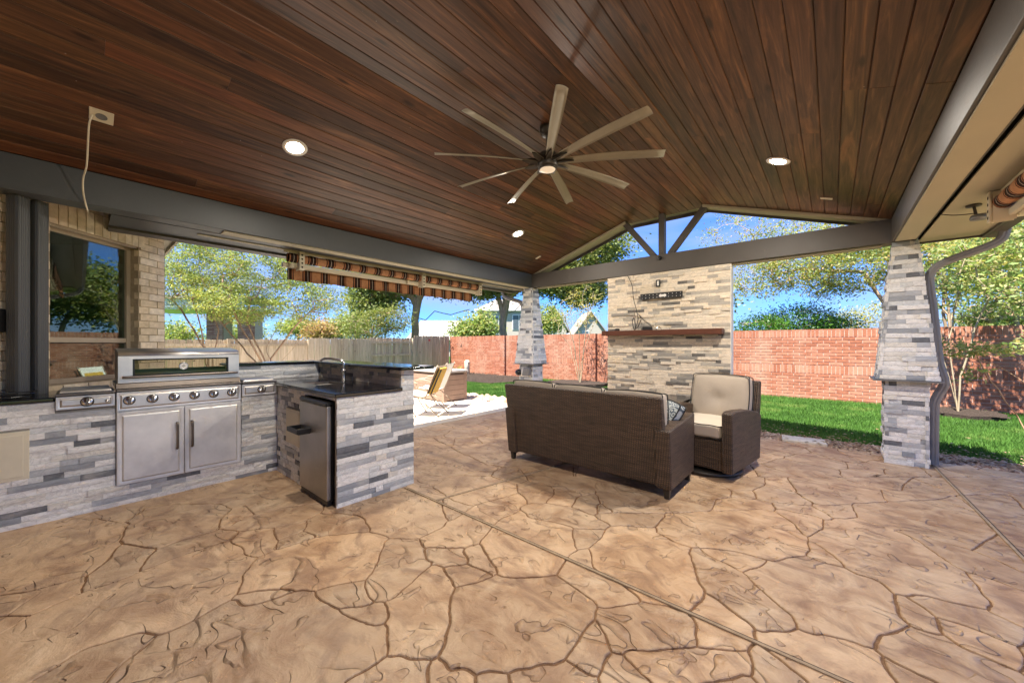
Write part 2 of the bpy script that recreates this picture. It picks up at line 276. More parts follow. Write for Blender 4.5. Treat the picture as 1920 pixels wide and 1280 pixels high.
# ---------------------------------------------------------------- mesh helpers
class MB:
    def __init__(s): s.v = []; s.f = []
    def add(s, vs, fs):
        o = len(s.v); s.v += [tuple(p) for p in vs]; s.f += [tuple(i + o for i in q) for q in fs]; return s
    def box(s, x0, x1, y0, y1, z0, z1):
        return s.add([(x0, y0, z0), (x1, y0, z0), (x1, y1, z0), (x0, y1, z0), (x0, y0, z1), (x1, y0, z1), (x1, y1, z1), (x0, y1, z1)],
                     [(3, 2, 1, 0), (4, 5, 6, 7), (0, 1, 5, 4), (1, 2, 6, 5), (2, 3, 7, 6), (3, 0, 4, 7)])
    def hexa(s, b, t):   # bottom and top quads
        return s.add(list(b) + list(t), [(3, 2, 1, 0), (4, 5, 6, 7), (0, 1, 5, 4), (1, 2, 6, 5), (2, 3, 7, 6), (3, 0, 4, 7)])
    def beam(s, a, b, w, h, up=(0, 0, 1)):
        a = Vector(a); b = Vector(b); d = (b - a).normalized(); u = Vector(up); r = d.cross(u).normalized(); u = r.cross(d)
        q = lambda p: [p - r * w / 2 - u * h / 2, p + r * w / 2 - u * h / 2, p + r * w / 2 + u * h / 2, p - r * w / 2 + u * h / 2]
        return s.hexa(q(a), q(b))
    def tube(s, pts, rad, n=8, cap=True):
        pts = [Vector(p) for p in pts]; rad = rad if hasattr(rad, '__len__') else [rad] * len(pts); o = len(s.v)
        up = Vector((0, 0, 1)); d0 = (pts[1] - pts[0]).normalized()
        if abs(d0.z) > 0.9: up = Vector((1, 0, 0))
        r = d0.cross(up).normalized()
        for i, p in enumerate(pts):
            d = (pts[min(i + 1, len(pts) - 1)] - pts[max(i - 1, 0)]).normalized(); r = (r - d * r.dot(d)).normalized(); u = d.cross(r)
            for k in range(n):
                a = 2 * math.pi * k / n; s.v.append(tuple(p + (r * math.cos(a) + u * math.sin(a)) * rad[i]))
        for i in range(len(pts) - 1):
            for k in range(n):
                s.f.append((o + i * n + k, o + i * n + (k + 1) % n, o + (i + 1) * n + (k + 1) % n, o + (i + 1) * n + k))
        if cap:
            s.f.append(tuple(o + k for k in reversed(range(n)))); s.f.append(tuple(o + (len(pts) - 1) * n + k for k in range(n)))
        return s
    def lathe(s, prof, n=24, c=(0, 0, 0), axis='Z'):
        o = len(s.v)
        for r, h in prof:
            for k in range(n):
                a = 2 * math.pi * k / n; p = (r * math.cos(a), r * math.sin(a), h)
                if axis == 'X': p = (p[2], p[0], p[1])
                if axis == 'Y': p = (p[0], p[2], p[1])
                s.v.append((p[0] + c[0], p[1] + c[1], p[2] + c[2]))
        for i in range(len(prof) - 1):
            for k in range(n): s.f.append((o + i * n + k, o + i * n + (k + 1) % n, o + (i + 1) * n + (k + 1) % n, o + (i + 1) * n + k))
        s.f.append(tuple(o + k for k in reversed(range(n)))); s.f.append(tuple(o + (len(prof) - 1) * n + k for k in range(n)))
        return s
    def prism(s, poly, z0, z1):
        n = len(poly); o = len(s.v); s.v += [(x, y, z0) for x, y in poly] + [(x, y, z1) for x, y in poly]
        s.f.append(tuple(o + k for k in reversed(range(n)))); s.f.append(tuple(o + n + k for k in range(n)))
        for k in range(n): s.f.append((o + k, o + (k + 1) % n, o + n + (k + 1) % n, o + n + k))
        return s
    def mesh(s, name, smooth=False):
        me = bpy.data.meshes.new(name); me.from_pydata(s.v, [], s.f)
        if smooth: me.polygons.foreach_set('use_smooth', [True] * len(me.polygons))
        me.update(); return me
def put(name, me, mat=None, par=None, loc=None, mtx=None):
    if isinstance(me, MB): me = me.mesh(name)
    o = bpy.data.objects.new(name, me); COL.objects.link(o)
    if mat is not None and len(me.materials) == 0: me.materials.append(mat)
    if loc: o.location = loc
    if mtx is not None: o.matrix_local = mtx
    if par is not None: o.parent = par
    return o
def part(name, mb, mat, par=None, smooth=False, bev=0.0, seg=2, loc=None):
    me = mb.mesh(name, smooth) if isinstance(mb, MB) else mb
    o = put(name, me, mat, par, loc)
    if bev:
        b = o.modifiers.new('bevel', 'BEVEL'); b.width = bev; b.segments = seg; b.limit_method = 'ANGLE'; b.angle_limit = R_(40)
        me.polygons.foreach_set('use_smooth', [True] * len(me.polygons)); b.harden_normals = True
    elif smooth == 'auto':
        me.polygons.foreach_set('use_smooth', [True] * len(me.polygons)); 
    return o
def tag(o, label, cat, group=None):
    o['label'] = label; o['category'] = cat
    if group: o['group'] = group
    return o
def thing(name, label, cat, loc=(0, 0, 0), rz=0.0, group=None):
    o = bpy.data.objects.new(name, None); COL.objects.link(o); o.location = loc; o.rotation_euler = (0, 0, rz); o.empty_display_size = 0.1
    return tag(o, label, cat, group)
def struct(o): o['kind'] = 'structure'; return o
def stuff(o): o['kind'] = 'stuff'; return o
def npmesh(name, V, F):
    me = bpy.data.meshes.new(name); V = np.asarray(V, np.float32); F = np.asarray(F, np.int32); k = F.shape[1]
    me.vertices.add(len(V)); me.vertices.foreach_set('co', V.ravel()); me.loops.add(F.size); me.loops.foreach_set('vertex_index', F.ravel())
    me.polygons.add(len(F)); me.polygons.foreach_set('loop_start', np.arange(0, F.size, k, dtype=np.int32)); me.update(calc_edges=True); return me

# ---------------------------------------------------------------- ledger stone library
STONE_L = [0.07, 0.10, 0.14, 0.18, 0.23, 0.28, 0.34]
STONES = {}
def stone_mesh(L, h, var):
    k = (L, h, var)
    if k in STONES: return STONES[k]
    nx = max(2, int(L / 0.05)); nz = 2; mb = MB(); vs = []; d = 0.03; off = Vector((L * 91 + var * 7.3, h * 50, var * 3.1))
    tilt = rnd.uniform(-0.0025, 0.0025)
    for j in range(nz + 1):
        for i in range(nx + 1):
            x = -L / 2 + L * i / nx; z = -h / 2 + h * j / nz
            e = 0.0022 if i in (0, nx) or j in (0, nz) else 0.0
            y = -(0.0 + noise.noise(Vector((x * 14, z * 30, 0)) + off) * 0.004 + tilt * (2 * i / nx - 1)) + e
            vs.append((x * 0.997, y, z * 0.965))
    fs = []
    for j in range(nz):
        for i in range(nx):
            a = j * (nx + 1) + i; fs.append((a, a + 1, a + nx + 2, a + nx + 1))
    rim = [i for i in range(nx + 1)] + [j * (nx + 1) + nx for j in range(1, nz + 1)] + [nz * (nx + 1) + i for i in reversed(range(nx))] + [j * (nx + 1) for j in reversed(range(1, nz))]
    o = len(vs)
    for i in rim: vs.append((vs[i][0], d, vs[i][2]))
    n = len(rim)
    for k2 in range(n): fs.append((rim[k2], o + k2, o + (k2 + 1) % n, rim[(k2 + 1) % n]))
    mb.add(vs, fs); me = mb.mesh('stone'); STONES[k] = me; return me
def ledger(par, org, u, nrm, width, z0, z1, mat, seed, rowh=0.0385, holes=(), wfun=None, tilt=0.0, maxparts=9999, key=None, proud=0.010, lens=STONE_L):
    """rows of split stone on the face through org; u runs along the face, nrm outwards"""
    r = random.Random(seed); u = Vector(u).normalized(); nrm = Vector(nrm).normalized(); upv = Vector((0, 0, 1))
    if tilt: upv = (Vector((0, 0, 1)) - nrm * tilt).normalized()
    nn = u.cross(upv); 
    if nn.dot(nrm) < 0: nn = -nn
    rows = max(1, round((z1 - z0) / rowh)); h = (z1 - z0) / rows; out = []
    hq = round(h, 5)
    for k in range(rows):
        zc = z0 + h * (k + 0.5); a, b = (0.0, width) if wfun is None else wfun(zc)
        segs = [(a, b)]
        for (ha, hb, hz0, hz1) in holes:
            if hz0 < zc < hz1:
                ns = []
                for (p, q) in segs:
                    if hb <= p or ha >= q: ns.append((p, q)); continue
                    if ha > p: ns.append((p, ha))
                    if hb < q: ns.append((hb, q))
                segs = ns
        for (p, q) in segs:
            x = p
            while q - x > 0.012:
                L_ = r.choice(lens); rem = q - x
                if rem - L_ < 0.06: L_ = rem
                Lb = min(STONE_L, key=lambda t_: abs(t_ - L_)); sx = L_ / Lb
                me = stone_mesh(Lb, hq, r.randrange(3))
                pr = r.choice([0.0, 0.002, 0.004, 0.007, proud])
                flip = r.random() < 0.5; 
                dz = (zc - z0)
                c = Vector(org) + u * (x + L_ / 2) + Vector((0, 0, zc)) - nrm * tilt * dz + nrm * pr
                ux = -u if flip else u; uz = -upv if flip else upv
                # local -Y is the split face
                mt = Matrix(((ux.x * sx, -nn.x, uz.x, c.x), (ux.y * sx, -nn.y, uz.y, c.y), (ux.z * sx, -nn.z, uz.z, c.z), (0, 0, 0, 1)))
                out.append((me, mt, c)); x += L_
    if key: out.sort(key=key)
    for (me, mt, c) in out[:maxparts]:
        if len(me.materials) == 0: me.materials.append(mat)
        elif me.materials[0] != mat:
            nm = me.name + mat.name
            me2 = bpy.data.meshes.get(nm)
            if me2 is None: me2 = me.copy(); me2.name = nm; me2.materials[0] = mat
            me = me2
        o = bpy.data.objects.new('stone', me); COL.objects.link(o); o.matrix_local = mt; o.parent = par
    rest = out[maxparts:]
    if rest:
        mb = MB()
        for (me, mt, c) in rest:
            mb.add([mt @ v.co for v in me.vertices], [tuple(p.vertices) for p in me.polygons])
        stuff(put('stone', mb, M['ledger_rest'] if 'ledger_rest' in M else mat, par))
def restmat(src, name):
    m = src.copy(); m.name = name
    for n in list(m.node_tree.nodes):
        if n.type == 'OBJECT_INFO':
            g = m.node_tree.nodes.new('ShaderNodeNewGeometry')
            for l in list(n.outputs['Random'].links): m.node_tree.links.new(g.outputs['Random Per Island'], l.to_socket)
    return m
M['ledger_rest'] = restmat(M['ledger_warm'], 'ledger_stone_tan_warmlit_joined')

def rebase(root, base):
    b = Vector(base); root.location = b
    for c in list(root.children): c.location = Vector(c.location) - b
    return root

# ---------------------------------------------------------------- patio of stamped flagstones
XW, XE, YS, YN = -4.97, 4.2, -2.95, 6.33
FW, FR = (-math.sin(math.atan(600 / 697)), math.cos(math.atan(600 / 697))), (math.cos(math.atan(600 / 697)), math.sin(math.atan(600 / 697)))
def ground_point(u, v, z=0.0):     # image pixel projected from the camera onto height z, in metres
    k = (z - 1.33) / (645 - v); return ((FW[0] * 697 + FR[0] * (u - 960)) * k, (FW[1] * 697 + FR[1] * (u - 960)) * k)
def pixel_extent(cx, cy, wd, ht):  # centre and size in image pixels to ground position and radius
    c = ground_point(cx, cy); a = ground_point(cx - wd / 2, cy); b = ground_point(cx + wd / 2, cy); d = ground_point(cx, cy - ht / 2); e = ground_point(cx, cy + ht / 2)
    return c[0], c[1], 0.25 * (math.dist(a, b) + min(math.dist(d, e), 1.6 * math.dist(a, b)))
# joints of the stamped pattern traced in image pixels: (scale, x offset, y offset) then polylines
JT = {
 (3, 0, 880): """0,450 140,400 300,325 530,275 610,220|530,275 640,290 700,300|800,180 795,230 710,280 690,350 665,410 600,500 485,590 460,650 450,690|800,210 1000,190 1240,190 1290,225 1370,190 1385,130 1390,60|1370,190 1420,250|1290,225 1235,270 1220,335|1220,335 1420,250 1600,210 1820,185|1220,335 1350,342 1520,325 1700,290 1800,245 1815,190 1815,120|1800,245 1920,250|665,410 860,445|860,445 1220,335|860,445 790,530 740,590|-60,710 0,700 150,685 480,595|-60,825 0,820 170,815 430,700 740,590 950,500 1200,420 1320,365 1350,342|1200,420 1350,440 1380,500|1320,365 1350,420 1380,500 1375,600 1385,685|1380,480 1470,470|1380,560 1400,545 1470,470 1550,400 1700,345 1720,270 1740,260|1520,325 1550,400|1700,345 1790,375 1920,360|1400,545 1450,510 1600,430 1790,375|1390,560 1340,620 1190,730 1060,830 1060,860|1385,685 1240,775 1110,840 970,890 700,930 440,1010 240,1140 140,1200 60,1260|970,890 800,990 650,1100 570,1200 540,1260|800,930 800,990|1240,775 1400,760 1600,700 1690,680|1385,685 1500,670 1620,670 1740,690 1800,750 1920,810|1740,690 1920,635|-60,950 0,915 170,815""",
 (3, 480, 880): """370,240 480,245 580,260 650,355 720,375|375,100 375,190 370,240|370,240 285,275 270,345 340,375 520,360 650,355|530,100 530,185 545,230 580,260|650,355 770,380 910,388 1040,320 1110,285 1200,225 1320,140|1040,205 1020,310 1040,320|1040,180 1040,205 1070,250 1110,285|910,388 930,440 960,540|930,430 1150,440 1250,410 1310,325 1360,270|1150,440 1190,530|1250,410 1300,500 1365,590|960,540 1190,530 1300,575 1400,605 1560,605 1690,595 1720,510 1760,470|960,540 850,640 720,755|720,375 700,440 650,560 595,640 620,720 650,755 720,755|595,630 400,655 310,685|310,690 400,765 640,765 650,755|400,765 520,830 640,870 730,872|720,755 735,870 720,950 735,1050|735,1050 600,1120 470,1200 440,1250|735,1050 860,1060 945,1080|945,1080 1000,1020 1050,990 1070,880 1080,720 1110,650 1050,570 1020,535|1110,655 1200,640 1340,600|1050,990 1060,1100|945,1080 1060,1105 1210,1135 1420,1130 1690,1080 1760,980 1890,810 1900,770|1690,595 1790,670 1880,750 1900,780 1920,860|945,1080 950,1200 955,1260|1170,1115 1220,1200 1240,1260|1420,1130 1410,1200 1420,1260|1690,1080 1860,1140 1920,1200""",
 (3, 960, 880): """0,240 85,195 20,110 75,45|50,230 80,265 250,300 360,330 525,330|50,230 20,215|85,190 200,195 330,205 440,255 520,300 640,315 800,325|330,205 350,150 480,140|170,190 230,130 220,100|440,250 580,240 860,245 1100,230 1480,220|470,240 480,150 490,110 560,80|480,160 510,200 580,240|800,325 860,245|800,325 870,380 990,465 1020,560 1040,650 1200,770 1360,890|525,300 500,380 430,430 320,460 260,560 245,600|330,335 345,440|430,430 440,545 520,600|245,600 0,610 -80,600|245,600 400,700 460,780 490,900 540,1000|470,780 730,745 860,760 1000,835|450,800 350,980 265,1085|265,1085 0,1130|265,1085 450,1160 480,1200 500,1250|520,1000 480,1160|540,1000 760,1015 1035,990 1300,1020 1330,1000|1000,835 1010,900 1035,990|1000,835 960,790|1070,680 1060,730 1000,780|580,620 740,745|590,1015 660,1090 780,1200 800,1260|1360,890 1360,950 1320,1020 1340,1110 1310,1165 1160,1180 1050,1200 950,1260|1360,960 1500,1070 1660,1200 1700,1260|1310,1165 1380,1200 1420,1260|930,405 1080,420 1250,460 1450,510|930,405 880,390|990,465 1170,455 1250,460|1060,465 1280,565 1420,700 1590,850 1680,925|1280,570 1370,545 1450,510|1450,510 1500,490 1560,460 1650,430 1650,380 1610,340 1550,280 1490,225|1410,225 1550,285|1450,515 1710,510 1650,400|1710,510 1900,570|1660,390 1800,480 1890,560|1650,380 1740,325 1800,280|1740,325 1690,260 1500,220|1690,255 1790,265 1800,285|1570,850 1560,910|1360,900 1560,910 1680,930 1830,940|1100,235 1150,160 1220,155|1220,155 1230,115 1180,90 1030,40 1000,0|1230,115 1350,115 1370,165 1400,180 1720,200|980,75 1150,160|1350,110 1410,90 1420,50 1400,30 1400,0|1420,90 1600,130 1710,190|1540,40 1600,130|1540,40 1530,0|1220,150 1380,170""",
 (3, 1280, 880): """920,560 1050,610 1140,665 1250,710 1400,820 1650,900 1850,985|1140,665 1200,780 1240,880|1240,880 1080,940 900,955 840,940 780,935|1240,880 1450,930|1390,810 1450,930 1560,1000 1830,1110 1920,1160 2000,1200|1250,710 1310,695 1480,740 1720,745|800,300 970,265 1150,330 1310,390 1430,480 1560,560 1640,640 1720,745 1800,830 1920,900 2000,960|1500,745 1820,850|1150,330 1300,345 1400,390 1620,450 1750,500 1900,575 2000,610|1560,560 1750,620 1920,685 2000,710|1620,450 1700,400 1790,345|890,960 1090,1050 1250,1110 1400,1180 1440,1200 1500,1260|1080,940 1140,1040 1190,1090|1100,1050 1150,1150 1200,1200 1230,1260|1840,1110 1920,1080 2000,1060|2000,900 1920,930 1850,970 1870,1040 1910,1110|950,195 970,265 850,285|700,200 870,195 1130,180 1430,165 1530,145 1600,140|1110,115 1140,180|380,20 870,45 1110,115 1230,115|1230,115 1240,80 1290,45 1340,0|1300,50 1530,140 1640,225 1710,300|1430,165 1640,235|1560,140 1830,135 1920,220|720,195 840,270|1690,200 1790,270 1920,320 2000,350|700,200 680,190""",
 (4, 760, 780): """-80,530 0,525 220,520 290,460 390,440 640,450 650,415 740,380|390,440 540,410 650,415|220,520 300,600 320,620 480,670 830,580|640,450 760,490 830,550 880,600|830,550 905,460 860,400 825,370 920,340|905,460 1000,500 1090,530|120,520 290,590|760,490 960,490|740,380 600,360 480,300 380,260 340,225 235,185 190,145 150,120|-60,215 80,215 300,215 540,205 760,205|340,225 540,200 360,188 340,225|360,190 360,165 450,165 520,155 590,115 750,110|520,155 580,203|430,290 330,295 270,285 80,280|200,335 460,378 600,365|-60,360 80,345 200,320|900,420 1080,375 1200,340|880,600 920,655 800,735 700,770 600,880|480,670 380,740|1090,530 1120,580 1030,650 1235,680 1280,600 1450,545|1110,540 1410,550 1480,500 1600,480|920,655 1030,650|740,380 825,370""",
}
GS = 0.015; GW, GH = int((XE - XW) / GS), int((YN - YS) / GS)
lab = np.zeros((GH, GW), np.int32)
cxs = XW + (np.arange(GW) + .5) * GS; cys = YS + (np.arange(GH) + .5) * GS; CX, CY = np.meshgrid(cxs, cys)
dd_ = CX * FW[0] + CY * FW[1]; ll_ = CX * FR[0] + CY * FR[1]; dd_s = np.where(dd_ > 0.3, dd_, 0.3)
UU = 960 + 697 * ll_ / dd_s; VV = 645 + 697 * 1.33 / dd_s
traced = (dd_ > 0.9) & (UU > -20) & (UU < 1940) & (((VV > 893) & (VV < 1300)) | ((UU < 1075) & (VV > 820) & (VV < 1300)))
bar = np.zeros((GH, GW), bool)
for (sc_, ox, oy), txt in JT.items():
    for pl in txt.split('|'):
        P = [tuple(float(q) for q in t_.split(',')) for t_ in pl.split()]
        W_ = []
        for (a, b), (c, d) in zip(P[:-1], P[1:]):
            n_ = max(2, int(math.hypot(c - a, d - b) / 12))
            W_ += [ground_point(ox + (a + (c - a) * k / n_) / sc_, oy + (b + (d - b) * k / n_) / sc_) for k in range(n_)]
        W_.append(ground_point(ox + P[-1][0] / sc_, oy + P[-1][1] / sc_))
        for e0, e1, at_end in ((W_[0], W_[1], False), (W_[-1], W_[-2], True)):   # run every joint on until it meets its neighbour
            L2 = math.dist(e0, e1) or 1; ex = 0.04 + 0.016 * math.hypot(*e0) ** 1.2; q = (e0[0] + (e0[0] - e1[0]) / L2 * ex, e0[1] + (e0[1] - e1[1]) / L2 * ex)
            W_ = W_ + [q] if at_end else [q] + W_
        for (a, b), (c, d) in zip(W_[:-1], W_[1:]):
            n_ = int(math.hypot(c - a, d - b) / (GS * 0.4)) + 1
            for k in range(n_ + 1):
                x = a + (c - a) * k / n_ ; y = b + (d - b) * k / n_; nv = noise.noise_vector(Vector((x * 9, y * 9, 2.0))) * 0.006; x += nv.x; y += nv.y
                i = int((x - XW) / GS); j = int((y - YS) / GS)
                for i2, j2 in ((i, j), (i + 1, j), (i, j + 1), (i + 1, j + 1)):
                    if 0 <= i2 < GW and 0 <= j2 < GH: bar[j2, i2] = True
# stones outside the area traced in the image: warped elongated cells
rf = random.Random(11); seeds = []; tries = 0
while tries < 6000:
    tries += 1; x = rf.uniform(XW - .2, XE + .2); y = rf.uniform(YS - .2, YN + .2); q = rf.choice([0.13, 0.2, 0.27, 0.34])
    if all((x - a) ** 2 + (y - b) ** 2 > (0.95 * (q + c)) ** 2 for a, b, c, _, _ in seeds): seeds.append((x, y, q, rf.uniform(0, 3.14), rf.uniform(1.0, 1.9)))
best = np.full((GH, GW), 1e9); WXn = CX + 0.05 * np.sin(CY * 5 + 1.3) + 0.02 * np.sin(CX * 17 + CY * 9); WYn = CY + 0.05 * np.sin(CX * 4.3 + .6) + 0.02 * np.sin(CY * 19 - CX * 7)
for i, (x, y, q, th, el) in enumerate(seeds):
    ux, uy = math.cos(th), math.sin(th); dx, dy = WXn - x, WYn - y; e = ((dx * ux + dy * uy) / math.sqrt(el)) ** 2 + ((-dx * uy + dy * ux) * math.sqrt(el)) ** 2 - q * q
    mk = e < best; best[mk] = e[mk]; lab[mk] = i + 1
lab[traced] = 0
nl = len(seeds) + 1; free = traced & ~bar; flat = free.ravel(); labf = lab.ravel(); comp_size = {}
for st in np.flatnonzero(flat & (labf == 0)):
    if labf[st]: continue
    stack = [int(st)]; labf[st] = nl; c = 0
    while stack:
        k = stack.pop(); c += 1; x = k % GW
        for m_ in (k - 1 if x else -1, k + 1 if x < GW - 1 else -1, k - GW, k + GW):
            if 0 <= m_ < GW * GH and flat[m_] and labf[m_] == 0: labf[m_] = nl; stack.append(m_)
    comp_size[nl] = c; nl += 1
small = [k for k, c in comp_size.items() if c < 28]
lab = labf.reshape(GH, GW)
if small: lab[np.isin(lab, small)] = 0
for _ in range(40):
    z0 = lab == 0
    if not z0.any(): break
    for sh in ((0, 1), (0, -1), (1, 1), (1, -1)):
        r_ = np.roll(lab, sh[1], sh[0]); m_ = (lab == 0) & (r_ > 0); lab[m_] = r_[m_]
# remove specks of the outer cells
big = np.bincount(lab.ravel()); 
# boundary graph on cell corners
LP = np.pad(lab, 1, constant_values=0); nxt = {}; adj = {}
def addedge(l_, a, b):
    nxt.setdefault(l_, {}).setdefault(a, []).append(b)
    adj.setdefault(a, set()).add(b); adj.setdefault(b, set()).add(a)
hs2 = np.argwhere(LP[:-1, 1:-1] != LP[1:, 1:-1])
for j, i in hs2:
    lo, hi = int(LP[j, i + 1]), int(LP[j + 1, i + 1]); a, b = (int(i), int(j)), (int(i) + 1, int(j))
    if hi: addedge(hi, a, b)
    if lo: addedge(lo, b, a)
vs2 = np.argwhere(LP[1:-1, :-1] != LP[1:-1, 1:])
for j, i in vs2:
    lf, rt = int(LP[j + 1, i]), int(LP[j + 1, i + 1]); a, b = (int(i), int(j)), (int(i), int(j) + 1)
    if rt: addedge(rt, b, a)
    if lf: addedge(lf, a, b)
pos = {k: (XW + k[0] * GS, YS + k[1] * GS) for k in adj}
for it in range(7):
    np_ = {}
    for k, ns_ in adj.items():
        if k[0] in (0, GW) or k[1] in (0, GH): np_[k] = pos[k]; continue
        sx = sum(pos[q][0] for q in ns_) / len(ns_); sy = sum(pos[q][1] for q in ns_) / len(ns_); w_ = 0.55 if len(ns_) == 2 else 0.3
        np_[k] = (pos[k][0] * (1 - w_) + sx * w_, pos[k][1] * (1 - w_) + sy * w_)
    pos = np_
def loops(l_):
    e = {k: list(v) for k, v in nxt[l_].items()}; out = []
    while e:
        st = next(iter(e)); cur = st; lp = []
        while cur in e:
            lp.append(cur); b = e[cur].pop()
            if not e[cur]: del e[cur]
            cur = b
            if cur == st: break
        out.append(lp)
    return out
patio = struct(put('patio', MB().box(XW, XE, YS, YN, -0.12, -0.0095), M['grout'])); ns = 0; stones_ = []
for l_ in nxt:
    for lp in loops(l_):
        if len(lp) < 14: continue
        pts = [pos[k] for k in lp]
        A = 0.5 * sum(pts[q - 1][0] * pts[q][1] - pts[q][0] * pts[q - 1][1] for q in range(len(pts)))
        if A < 0.003: continue
        stones_.append((A, pts))
for i, (A, pts) in enumerate(stones_):
    far_ = min(math.hypot(*p) for p in pts) > 4.5
    if far_: pts = pts[::2]
    pts = [(p[0] + noise.noise(Vector((p[0] * 40, p[1] * 40, 1))) * 0.0035, p[1] + noise.noise(Vector((p[0] * 40, p[1] * 40, 7))) * 0.0035) for p in pts]
    m = len(pts)
    def inset(pp, wd):
        res = []
        for q in range(m):
            a0, a1 = pp[q - 2], pp[(q + 2) % m]; tx, ty = a1[0] - a0[0], a1[1] - a0[1]; l2 = math.hypot(tx, ty) or 1
            f_ = wd(pp[q]) if callable(wd) else wd
            res.append((pp[q][0] - ty / l2 * f_, pp[q][1] + tx / l2 * f_))
        return res
    base = inset(pts, lambda p: 0.0036 + 0.0038 * noise.noise(Vector((p[0] * 1.6, p[1] * 1.6, 4.0))) + 0.003 * noise.noise(Vector((p[0] * 14, p[1] * 14, i * 3.3))))
    mid = inset(base, 0.0025); top = inset(mid, 0.0045)
    cx = sum(p[0] for p in pts) / m; cy = sum(p[1] for p in pts) / m; zt = -0.0015 + 0.001 * math.sin(i * 2.7)
    V = [(p[0] - cx, p[1] - cy, -0.013) for p in base] + [(p[0] - cx, p[1] - cy, zt - 0.0025) for p in mid] + [(p[0] - cx, p[1] - cy, zt) for p in top]
    Fs = [(q, (q + 1) % m, m + (q + 1) % m, m + q) for q in range(m)] + [(m + q, m + (q + 1) % m, 2 * m + (q + 1) % m, 2 * m + q) for q in range(m)] + [tuple(2 * m + q for q in range(m))]
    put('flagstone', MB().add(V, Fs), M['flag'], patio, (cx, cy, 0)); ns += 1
def strip(a, b, wd=0.016):
    mb = MB(); mb.beam((*a, 0.000), (*b, 0.000), wd, 0.012); put('expansion_strip', mb, M['strip'], patio)
    d = Vector((b[0] - a[0], b[1] - a[1])).normalized(); n_ = Vector((-d.y, d.x)) * (wd * 0.5 + 0.005)
    mb = MB().beam((a[0] + n_.x, a[1] + n_.y, -0.0035), (b[0] + n_.x, b[1] + n_.y, -0.0035), 0.009, 0.012); put('joint_gap', mb, M['gap'], patio)
M['strip'] = simple('grey_wood_strip', (0.34, 0.25, 0.16), 0.8, var=0.25, sc=20); M['gap'] = simple('dark_gap', (0.03, 0.02, 0.012), 0.9)
strip((-3.0, 1.965), (XE, 1.965)); strip((-2.55, 1.98), (-1.70, YN)); strip((0.83, YN), (0.95, 1.98)); strip((0.95, 1.95), (1.1, YS))

# pool deck, ground, lawns, beds
deck = struct(put('pool_deck', MB().prism([(-14.2, 0.9), (-4.985, 0.9), (-4.985, 6.15), (-6.9, 6.1), (-14.2, 6.0)], -0.12, 0.0), M['deck']))
ground = struct(put('ground', MB().add([(-400, -400, -0.09), (400, -400, -0.09), (400, 500, -0.09), (-400, 500, -0.09)], [(0, 1, 2, 3)]), M['lawnbase']))
GB = [((-12.4, 6.0), (-4.9, 6.15), (-4.9, 6.7), (-7.0, 6.85), (-12.4, 7.0)), ((-4.9, 6.33), (8, 6.33), (8, 7.0), (-0.5, 6.82), (-4.9, 6.9))]
for g in GB: struct(put('gravel_bed', MB().prism(g, -0.085, -0.03), M['rockbase']))
def inpoly(x, y, P):
    c = False
    for i in range(len(P)):
        (a, b), (d, e) = P[i], P[i - 1]
        if (b > y) != (e > y) and x < (d - a) * (y - b) / (e - b) + a: c = not c
    return c
# pebbles
r = np.random.RandomState(3); ico = MB(); 
def pebble_mass(name, polys, count, smin, smax, mat, z=-0.02):
    V = []; F = []; base = np.array([(1, 0, 0), (0.2, 0.9, 0.1), (-0.9, 0.3, 0), (-0.6, -0.8, 0.1), (0.5, -0.85, 0), (0.1, 0, 0.75), (-0.3, 0.1, 0.7)]); fs = np.array([(0, 1, 5), (1, 6, 5), (1, 2, 6), (2, 3, 6), (3, 4, 6), (4, 5, 6), (4, 0, 5)])
    n = 0
    for P in polys:
        xs = [p[0] for p in P]; ys = [p[1] for p in P]; c = 0; tr = 0
        while c < count and tr < count * 6:
            tr += 1; x = r.uniform(min(xs), max(xs)); y = r.uniform(min(ys), max(ys))
            if not inpoly(x, y, P): continue
            a = r.uniform(0, 6.28); s = r.uniform(smin, smax); ca, sa = math.cos(a), math.sin(a); q = base * [s, s * r.uniform(0.45, 0.8), s * r.uniform(0.4, 0.8)]
            q = np.stack([q[:, 0] * ca - q[:, 1] * sa + x, q[:, 0] * sa + q[:, 1] * ca + y, q[:, 2] + z], 1); V.append(q + r.normal(0, s * 0.06, q.shape)); F.append(fs + n * 7); n += 1; c += 1
    return stuff(put(name, npmesh(name, np.concatenate(V), np.concatenate(F)), mat))
pebble_mass('gravel', [((-4.9, 6.34), (4.5, 6.36), (4.5, 6.95), (-0.5, 6.84), (-4.9, 6.9))], 5200, 0.018, 0.05, M['rock'])
pebble_mass('river_stones', [((-9.5, 6.05), (-4.9, 6.15), (-4.9, 6.7), (-7.0, 6.85), (-9.5, 6.95))], 520, 0.05, 0.16, M['rock'], -0.02)
mulch_mid = struct(put('mulch_bed', MB().prism([(-6.5 + 1.0 * math.cos(a * .5236) * (1 + .1 * math.sin(a * 2)), 10.9 + 0.7 * math.sin(a * .5236)) for a in range(12)], -0.08, 0.06), M['mulch']))
struct(put('mulch_bed', MB().prism([(-12.6, 9.0), (-9.0, 9.3), (-8.7, 10.2), (-9.6, 11.9), (-12.9, 11.9)], -0.08, -0.02), M['mulch']))
struct(put('mulch_bed', MB().prism([(1.9 + 0.55 * math.cos(a * .5236), 11.15 + 0.6 * math.sin(a * .5236) * (1 + .12 * math.sin(a * 3))) for a in range(12)], -0.08, 0.03), M['mulch']))
